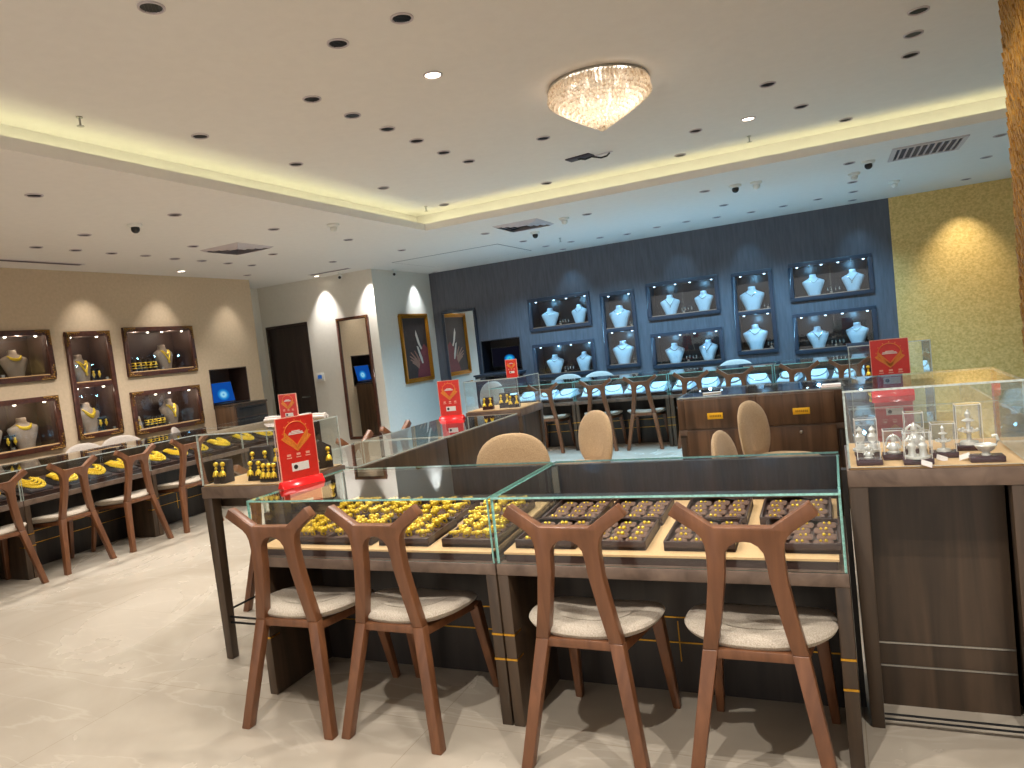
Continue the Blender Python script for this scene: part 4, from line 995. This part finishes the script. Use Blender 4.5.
TR = [(-2.53, 2.3), (-1.74, 3.04), (-2.14, 3.07), (-2.73, 3.58), (-2.73, 3.98), (-2.72, 4.37), (-2.72, 4.76), (-2.73, 5.19), (-2.71, 5.59), (-3.7, 3.62), (-3.73, 4.59), (-3.73, 5.8), (-3.74, 6.98), (-1.96, 5.44), (-.9, 6.23), (-.27, 5.43), (-.08, 6.2), (.25, 6.95), (.58, 4.74), (.59, 5.12), (.61, 5.53), (-1.17, 6.98), (-2.53, 6.98)]
for x, y in TR: downlight(x, y, ZT, 'dark unlit recessed downlight in the raised tray ceiling', 'dark downlights of the tray ceiling')
for (x, y), lb in (((-1.98, 3.74), 'lit recessed downlight left of the chandelier'), ((-.48, 6.22), 'lit recessed downlight right of the chandelier near a sprinkler')): downlight(x, y, ZT, lb, 'lit downlights of the tray ceiling', True)
LO = [(-4.9, 3.25), (-4.88, 4.39), (-5.93, 4.33), (-6.62, 4.34), (-6.62, 4.72), (-6.63, 5.11), (-6.62, 5.5), (-6.66, 5.91), (-5.96, 5.54), (-6.66, 6.29), (-6.69, 6.72), (-6.7, 7.13), (-7.41, 7.77), (-4.89, 5.56), (-4.88, 6.74), (-5.01, 8.05), (-5.96, 6.71), (-6.06, 7.96)]
for x, y in LO: downlight(x, y, ZL, 'dark recessed downlight in the lower ceiling over the left counter side', 'dark downlights of the left lower ceiling')
downlight(-7.4, 6.64, ZL, 'lit recessed downlight beside the left wall over the bracelet showcases', 'lit downlights of the lower ceiling', True)
LO2 = [(-3.75, 7.97), (-6.12, 10.81), (-2.43, 7.93), (-3.72, 9.09), (-3.32, 9.92), (-2.91, 10.01), (-2.54, 10.12), (-2.07, 9.93), (-1.66, 9.88), (-1.27, 9.95), (-.84, 10.02), (-1.1, 7.86), (-1.06, 9.03), (-3.72, 9.94), (-3.69, 10.59), (.28, 7.8), (.34, 9.0), (.37, 9.76), (.38, 10.51), (-.03, 9.88), (-.44, 9.97), (1.62, 10.32), (1.59, 8.91), (1.51, 7.81)]
for x, y in LO2: downlight(x, y, ZL, 'dark recessed downlight in the lower ceiling over the back counter side', 'dark downlights of the back lower ceiling')
for x, y, lb in ((-7.15, 8.95, 'lit recessed downlight washing the white wall above the door'),): downlight(x, y, ZL, lb, 'lit downlights of the lower ceiling', True)
def sprinkler(x, y, z, lb):
    t = thing('ceiling_sprinkler', lb, 'sprinkler', (x, y, z), 0, 'ceiling sprinklers')
    MB().lathe([(.018, 0), (.018, -.006), (.006, -.008), (.006, -.05), (0, -.05)], 12).build('stem', 'steel', t, smooth=True); MB().lathe([(0, -.05), (.02, -.052), (.02, -.055), (0, -.057)], 12).build('deflector', 'steel', t)
sprinkler(-3.9, 2.92, ZT, 'small sprinkler head by the left cove of the tray ceiling'); sprinkler(-3.92, 6.89, ZT, 'small sprinkler head at the far left corner of the tray ceiling'); sprinkler(-.53, 6.81, ZT, 'small sprinkler head by the back cove below a lit downlight'); sprinkler(-3.3, 9.4, ZL, 'small sprinkler head in the blue lit back ceiling')
def dome(x, y, dark, lb):
    t = thing('dome_camera', lb, 'security camera', (x, y, ZL), 0, 'ceiling security cameras')
    MB().lathe([(.06, 0), (.06, -.018), (.045, -.03), (0, -.03)], 20).build('mount', 'plastic_white', t, smooth=True); MB().ball((0, 0, -.045), .036, 16).build('lens_ball', 'plastic_black' if dark else 'plastic_white', t, smooth=True)
for x, y, dk, lb in ((-5.35, 4.38, True, 'dome camera on the left lower ceiling beyond the cove'), (-4.41, 5.87, False, 'pale dome camera on the ceiling near the tray corner'), (-2.70, 7.91, False, 'pale dome camera right of the back ceiling air diffuser'), (-.79, 7.84, True, 'dark dome camera on the back ceiling, left of a pale one'), (-.587, 7.89, False, 'pale dome camera on the back ceiling beside a dark dome'),
                     (-3.315, 8.52, True, 'dark dome camera in front of the back ceiling air diffuser'), (.448, 7.88, True, 'dark dome camera left of the ceiling air grille'), (.34, 8.43, False, 'pale dome camera behind the dark one near the air grille'), (.786, 9.47, False, 'pale dome camera over the gold wall corner')):
    dome(x, y, dk, lb)
def bullet(x, y, lb, rz):
    t = thing('bullet_camera', lb, 'security camera', (x, y, ZL), rz, 'ceiling security cameras')
    MB().lathe([(.03, 0), (.03, -.012), (.01, -.02), (.01, -.05), (0, -.05)], 14).build('mount', 'plastic_white', t, smooth=True)
    b = MB().tube([(0, .05, -.06), (0, -.07, -.085)], .03, 14).build('camera_body', 'plastic_white', t, smooth=True); MB().tube([(0, -.068, -.0845), (0, -.078, -.087)], .022, 12).build('lens', 'plastic_black', b)
bullet(-6.75, 9.0, 'white bullet camera on the ceiling above the tall brown mirror', R(30)); bullet(-6.2, 9.66, 'white bullet camera on the ceiling above the gilt picture', R(30))
def diffuser(x, y, w, lb):
    t = thing('ceiling_vent', lb, 'air vent', (x, y, ZL), 0, 'ceiling air diffusers')
    for k in range(4):
        a = w / 2 - k * .06; b = a - .035; q = MB()
        for sx, sy in ((0, 1), (0, -1), (1, 0), (-1, 0)):
            lo = [(sx * a + (a if sx == 0 else 0), sy * a + (a if sy == 0 else 0), -.002), (sx * a - (a if sx == 0 else 0), sy * a - (a if sy == 0 else 0), -.002), (sx * b - (b if sx == 0 else 0), sy * b - (b if sy == 0 else 0), -.022), (sx * b + (b if sx == 0 else 0), sy * b + (b if sy == 0 else 0), -.022)]
            q.hexa([(p[0], p[1], p[2] + .002) for p in lo], lo)
        q.build('louvre', 'vent', t)
    B(-w / 2 + .02, w / 2 - .02, -w / 2 + .02, w / 2 - .02, -.003, -.001).build('duct_mouth', 'vent_dark', t)
diffuser(-5.86, 6.05, .54, 'square air diffuser in the left lower ceiling'); diffuser(-3.2, 7.88, .56, 'square air diffuser in the back lower ceiling below the cove')
t = thing('ceiling_vent', 'rectangular air grille in the ceiling near the gold column', 'air vent', (.93, 7.79, ZL), 0)
MB().box(-.3, .3, -.3, -.26, -.014, 0).box(-.3, .3, .26, .3, -.014, 0).box(-.3, -.26, -.26, .26, -.014, 0).box(.26, .3, -.26, .26, -.014, 0).build('frame', 'vent', t)
B(-.26, .26, -.26, .26, -.003, -.001).build('duct_mouth', 'vent_dark', t)
for k in range(9): MB().beam((-.225 + k * .056, -.26, -.009), (-.225 + k * .056, .26, -.009), .012).build('blade', 'vent', t)
t = thing('linear_slot_vent', 'long slot vent in the ceiling along the left wall', 'air vent', (-7.36, 4.3, ZL), 0); B(-.05, .05, -1.0, 1.0, -.006, 0).build('frame', 'vent', t); B(-.03, .03, -.97, .97, -.008, -.006).build('slot', 'vent_dark', t)
t = thing('linear_slot_vent', 'short slot vent in the ceiling before the white door wall', 'air vent', (-6.74, 8.75, ZL), R(90)); B(-.04, .04, -.37, .37, -.006, 0).build('frame', 'vent', t); B(-.025, .025, -.35, .35, -.008, -.006).build('slot', 'vent_dark', t)
t = thing('ceiling_access_hatch', 'large square access panel flush in the back left ceiling', 'ceiling panel', (-4.9, 9.55, ZL), 0); B(-.85, .85, -.6, .6, -.004, 0).build('panel', 'ceil', t)
ed = MB().box(-.86, .86, -.61, -.6, -.003, 0).box(-.86, .86, .6, .61, -.003, 0).box(-.86, -.85, -.6, .6, -.003, 0).box(.85, .86, -.6, .6, -.003, 0).build('panel_gap', 'vent_dark', t)
t = thing('open_ceiling_box', 'open dark ceiling cutout with a loose dangling cable behind the chandelier', 'ceiling box', (-1.93, 6.26, ZT), R(-10))
B(-.12, .12, -.06, .06, -.012, 0).build('box', 'vent_dark', t, bevel=.003); MB().tube([(-.02, 0, -.012), (.05, .01, -.03), (.12, 0, -.025), (.2, .02, -.05), (.25, .03, -.045), (.27, .05, -.02)], .008, 8).build('cable', 'plastic_black', t, smooth=True)
MB().box(-.03, .28, .07, .1, -.006, 0).build('cover_flap', 'vent', t)

# chandelier
ch = thing('crystal_chandelier', 'round flush crystal chandelier tapering to a point under the tray ceiling', 'chandelier', (-1.235, 4.56, ZT), 0); ch.scale = (.93, .93, .93)
MB().lathe([(0, 0), (.34, 0), (.34, -.018), (.30, -.022), (0, -.022)], 48)  .build('ceiling_plate', 'steel', ch, smooth=True)
def tier(r, z, n, w, h, nm='crystal_tier'):
    m = MB()
    for i in range(n):
        a = 2 * PI * (i + .5 * (int(z * 100) % 2)) / n
        m.X = Matrix.Translation((r * math.cos(a), r * math.sin(a), z)) @ Matrix.Rotation(a, 4, 'Z')
        m.lathe([(0, 0), (w, -h * .25), (w * .9, -h * .7), (0, -h)], 6)
    m.X = Matrix.Identity(4); m.build(nm, 'crystal', ch)
tier(.338, -.016, 72, .016, .075)
tier(.325, -.02, 68, .014, .07)
zz = -.075
for r, n in ((.345, 76), (.325, 72), (.30, 66), (.272, 60), (.243, 54), (.213, 47), (.183, 40), (.152, 34), (.121, 27), (.09, 20), (.058, 13), (.026, 6)):
    tier(r, zz, n, .0155, .042); zz -= .0185
MB().ball((0, 0, zz - .01), .024, 10).build('crystal_drop', 'crystal', ch)
for i in range(6):
    a = 2 * PI * i / 6 + .4; MB().lathe([(0, 0), (.012, 0), (.012, -.03), (.017, -.045), (.012, -.065), (0, -.07)], 12, (.2 * math.cos(a), .2 * math.sin(a), -.022)).build('bulb', 'bulb', ch, smooth=True)

# ------------------------------------------------------------------ lights and view
def lamp(name, typ, loc, energy, color=(1, .93, .84), target=None, size=1.2, blend=.6, radius=.03):
    l = bpy.data.lights.new(name, typ); l.energy = energy; l.color = color
    if typ == 'SPOT': l.spot_size = size; l.spot_blend = blend; l.shadow_soft_size = radius
    elif typ == 'POINT': l.shadow_soft_size = radius
    elif typ == 'AREA': l.shape = 'RECTANGLE'; l.size, l.size_y = size
    o = bpy.data.objects.new(name, l); COL.objects.link(o); o.location = loc
    if target is not None:
        o.rotation_euler = (Vector(target) - Vector(loc)).to_track_quat('-Z', 'Y').to_euler()
    return o
WARM = (1, .945, .875); COOL = (.3, .67, 1)
for i, (x, y) in enumerate(((-2.53, 2.3), (-1.74, 3.04), (-2.73, 3.98), (-2.72, 5.19), (-3.73, 3.62), (-3.73, 5.8), (-1.98, 3.74), (-1.96, 5.44), (-.27, 5.43), (.58, 4.74), (-.9, 6.23), (-.5, 3.0))):
    lamp('downlight_beam', 'SPOT', (x, y, ZT - .03), 60, WARM, (x, y, 0), 2.1, .7, .035)
for i, (x, y) in enumerate(((-4.9, 3.25), (-4.88, 4.39), (-6.62, 4.34), (-6.62, 5.11), (-6.66, 5.91), (-6.69, 6.72), (-4.89, 5.56), (-4.88, 6.74), (-5.0, 8.05), (-6.62, 3.4))):
    lamp('downlight_beam', 'SPOT', (x, y, ZL - .03), 78, WARM, (x, y, 0), 2.0, .7, .035)
for i, (x, y) in enumerate(((-2.43, 7.93), (-1.1, 7.86), (-3.75, 7.97), (.28, 7.8), (1.6, 8.9))):
    lamp('downlight_beam', 'SPOT', (x, y, ZL - .03), 78, (.44, .74, 1), (x, y, 0), 2.0, .7, .035)
for i, (x, y) in enumerate(((-4.5, 9.85), (-3.69, 9.85), (-2.9, 9.9), (-2.07, 9.9), (-1.27, 9.9), (-.44, 9.9), (.34, 9.85), (-3.3, 8.6), (-1.9, 8.6), (-.5, 8.6))):
    lamp('downlight_beam_cool', 'SPOT', (x, y, ZL - .03), 100, COOL, (x, y, 0), 2.2, .7, .035)
for i, (x, y) in enumerate(((-1.45, 1.15), (-.45, 1.0), (.62, 1.35))):
    lamp('downlight_beam', 'SPOT', (x, y, ZT - .03), 130, WARM, (x, y, 0), 2.0, .7, .02)
# added upward spots in the back cases, tinting the ceiling blue; no fixture
for x in (-3.785, -2.535, -1.285, -.035):
    lamp('ceiling_fill_uplight', 'SPOT', (x, 9.56, .895), 17, (.3, .66, 1), (x, 9.6, 2.88), 2.3, .9, .05)
# wall washers; the final pair is added warm fill for gold wall and column
for loc, tgt, e, c in (((-7.4, 5.55, ZL - .03), (-7.8, 5.55, 1.9), 20, WARM), ((-7.4, 6.64, ZL - .03), (-7.8, 6.5, 1.9), 20, WARM), ((-7.41, 7.77, ZL - .03), (-7.8, 7.6, 1.6), 22, (1, .95, .88)),
                       ((-7.2, 9.0, ZL - .03), (-7.25, 9.18, 1.9), 82, (1, .97, .93)), ((-6.33, 9.0, ZL - .03), (-6.36, 9.18, 1.9), 82, (1, .97, .93)), ((-6.12, 10.35, ZL - .03), (-6.3, 10.35, 1.9), 50, (.85, .94, 1)),
                       ((-3.69, 10.59, ZL - .03), (-3.69, 10.9, 1.9), 14, COOL), ((-2.0, 10.55, ZL - .03), (-2.0, 10.9, 1.9), 8, COOL), ((-1.0, 10.55, ZL - .03), (-1.0, 10.9, 1.9), 10, COOL), ((.38, 10.51, ZL - .03), (.45, 10.9, 1.8), 12, COOL),
                       ((1.62, 10.4, ZL - .03), (1.62, 10.9, 1.7), 60, (1, .9, .7)), ((1.5, 9.7, ZL - .03), (1.6, 10.9, 1.2), 24, (1, .84, .6)), ((.45, 3.75, ZT - .03), (.87, 4.15, 1.9), 22, (1, .88, .7))):
    lamp('wall_wash_or_fill_beam', 'SPOT', loc, e, c, tgt, 1.15, 1.0, .02)
for dx, dy in ((-.17, .02), (.02, -.02), (.17, .03)):
    lamp('chandelier_glow', 'POINT', (-1.24 + dx, 4.55 + dy, 2.99), 2.6, (1, .93, .85), None, 1, 0, .03)
for k, h in FL.items():
    n = 2 if h[1] - h[0] > .8 else 1
    for i in range(n):
        y = h[0] + (i + .5) * (h[1] - h[0]) / n
        lamp('showcase_spot', 'POINT', (XL - .1, y, h[3] - .09), 1.6, (1, .86, .68), None, 1, 0, .02)
        if n == 1: lamp('showcase_spot', 'POINT', (XL - .1, y, (h[2] + h[3]) / 2 - .1), 1.6, (1, .86, .68), None, 1, 0, .02)
for k, h in FB.items():
    n = 2 if h[1] - h[0] > .8 else 1
    for i in range(n):
        x = h[0] + (i + .5) * (h[1] - h[0]) / n
        lamp('showcase_spot', 'POINT', (x, YB + .08, h[3] - .09), 1.7, (.25, .62, 1), None, 1, 0, .02)
        if n == 1: lamp('showcase_spot', 'POINT', (x, YB + .08, (h[2] + h[3]) / 2 - .1), 1.7, (.25, .62, 1), None, 1, 0, .02)
w = bpy.data.worlds.new('world'); S.world = w; w.use_nodes = True
w.node_tree.nodes['Background'].inputs[0].default_value = (1, .95, .9, 1); w.node_tree.nodes['Background'].inputs[1].default_value = 1.05
v = S.view_settings; v.view_transform = 'Standard'; v.look = 'None'; v.gamma = 1; v.use_curve_mapping = False; v.exposure = 0.2
S.cycles.transparent_max_bounces = 48; S.cycles.max_bounces = 10; S.cycles.diffuse_bounces = 5; S.cycles.glossy_bounces = 5
S.cycles.caustics_reflective = False; S.cycles.caustics_refractive = False; S.cycles.sample_clamp_indirect = 6
S.cycles.use_denoising = True
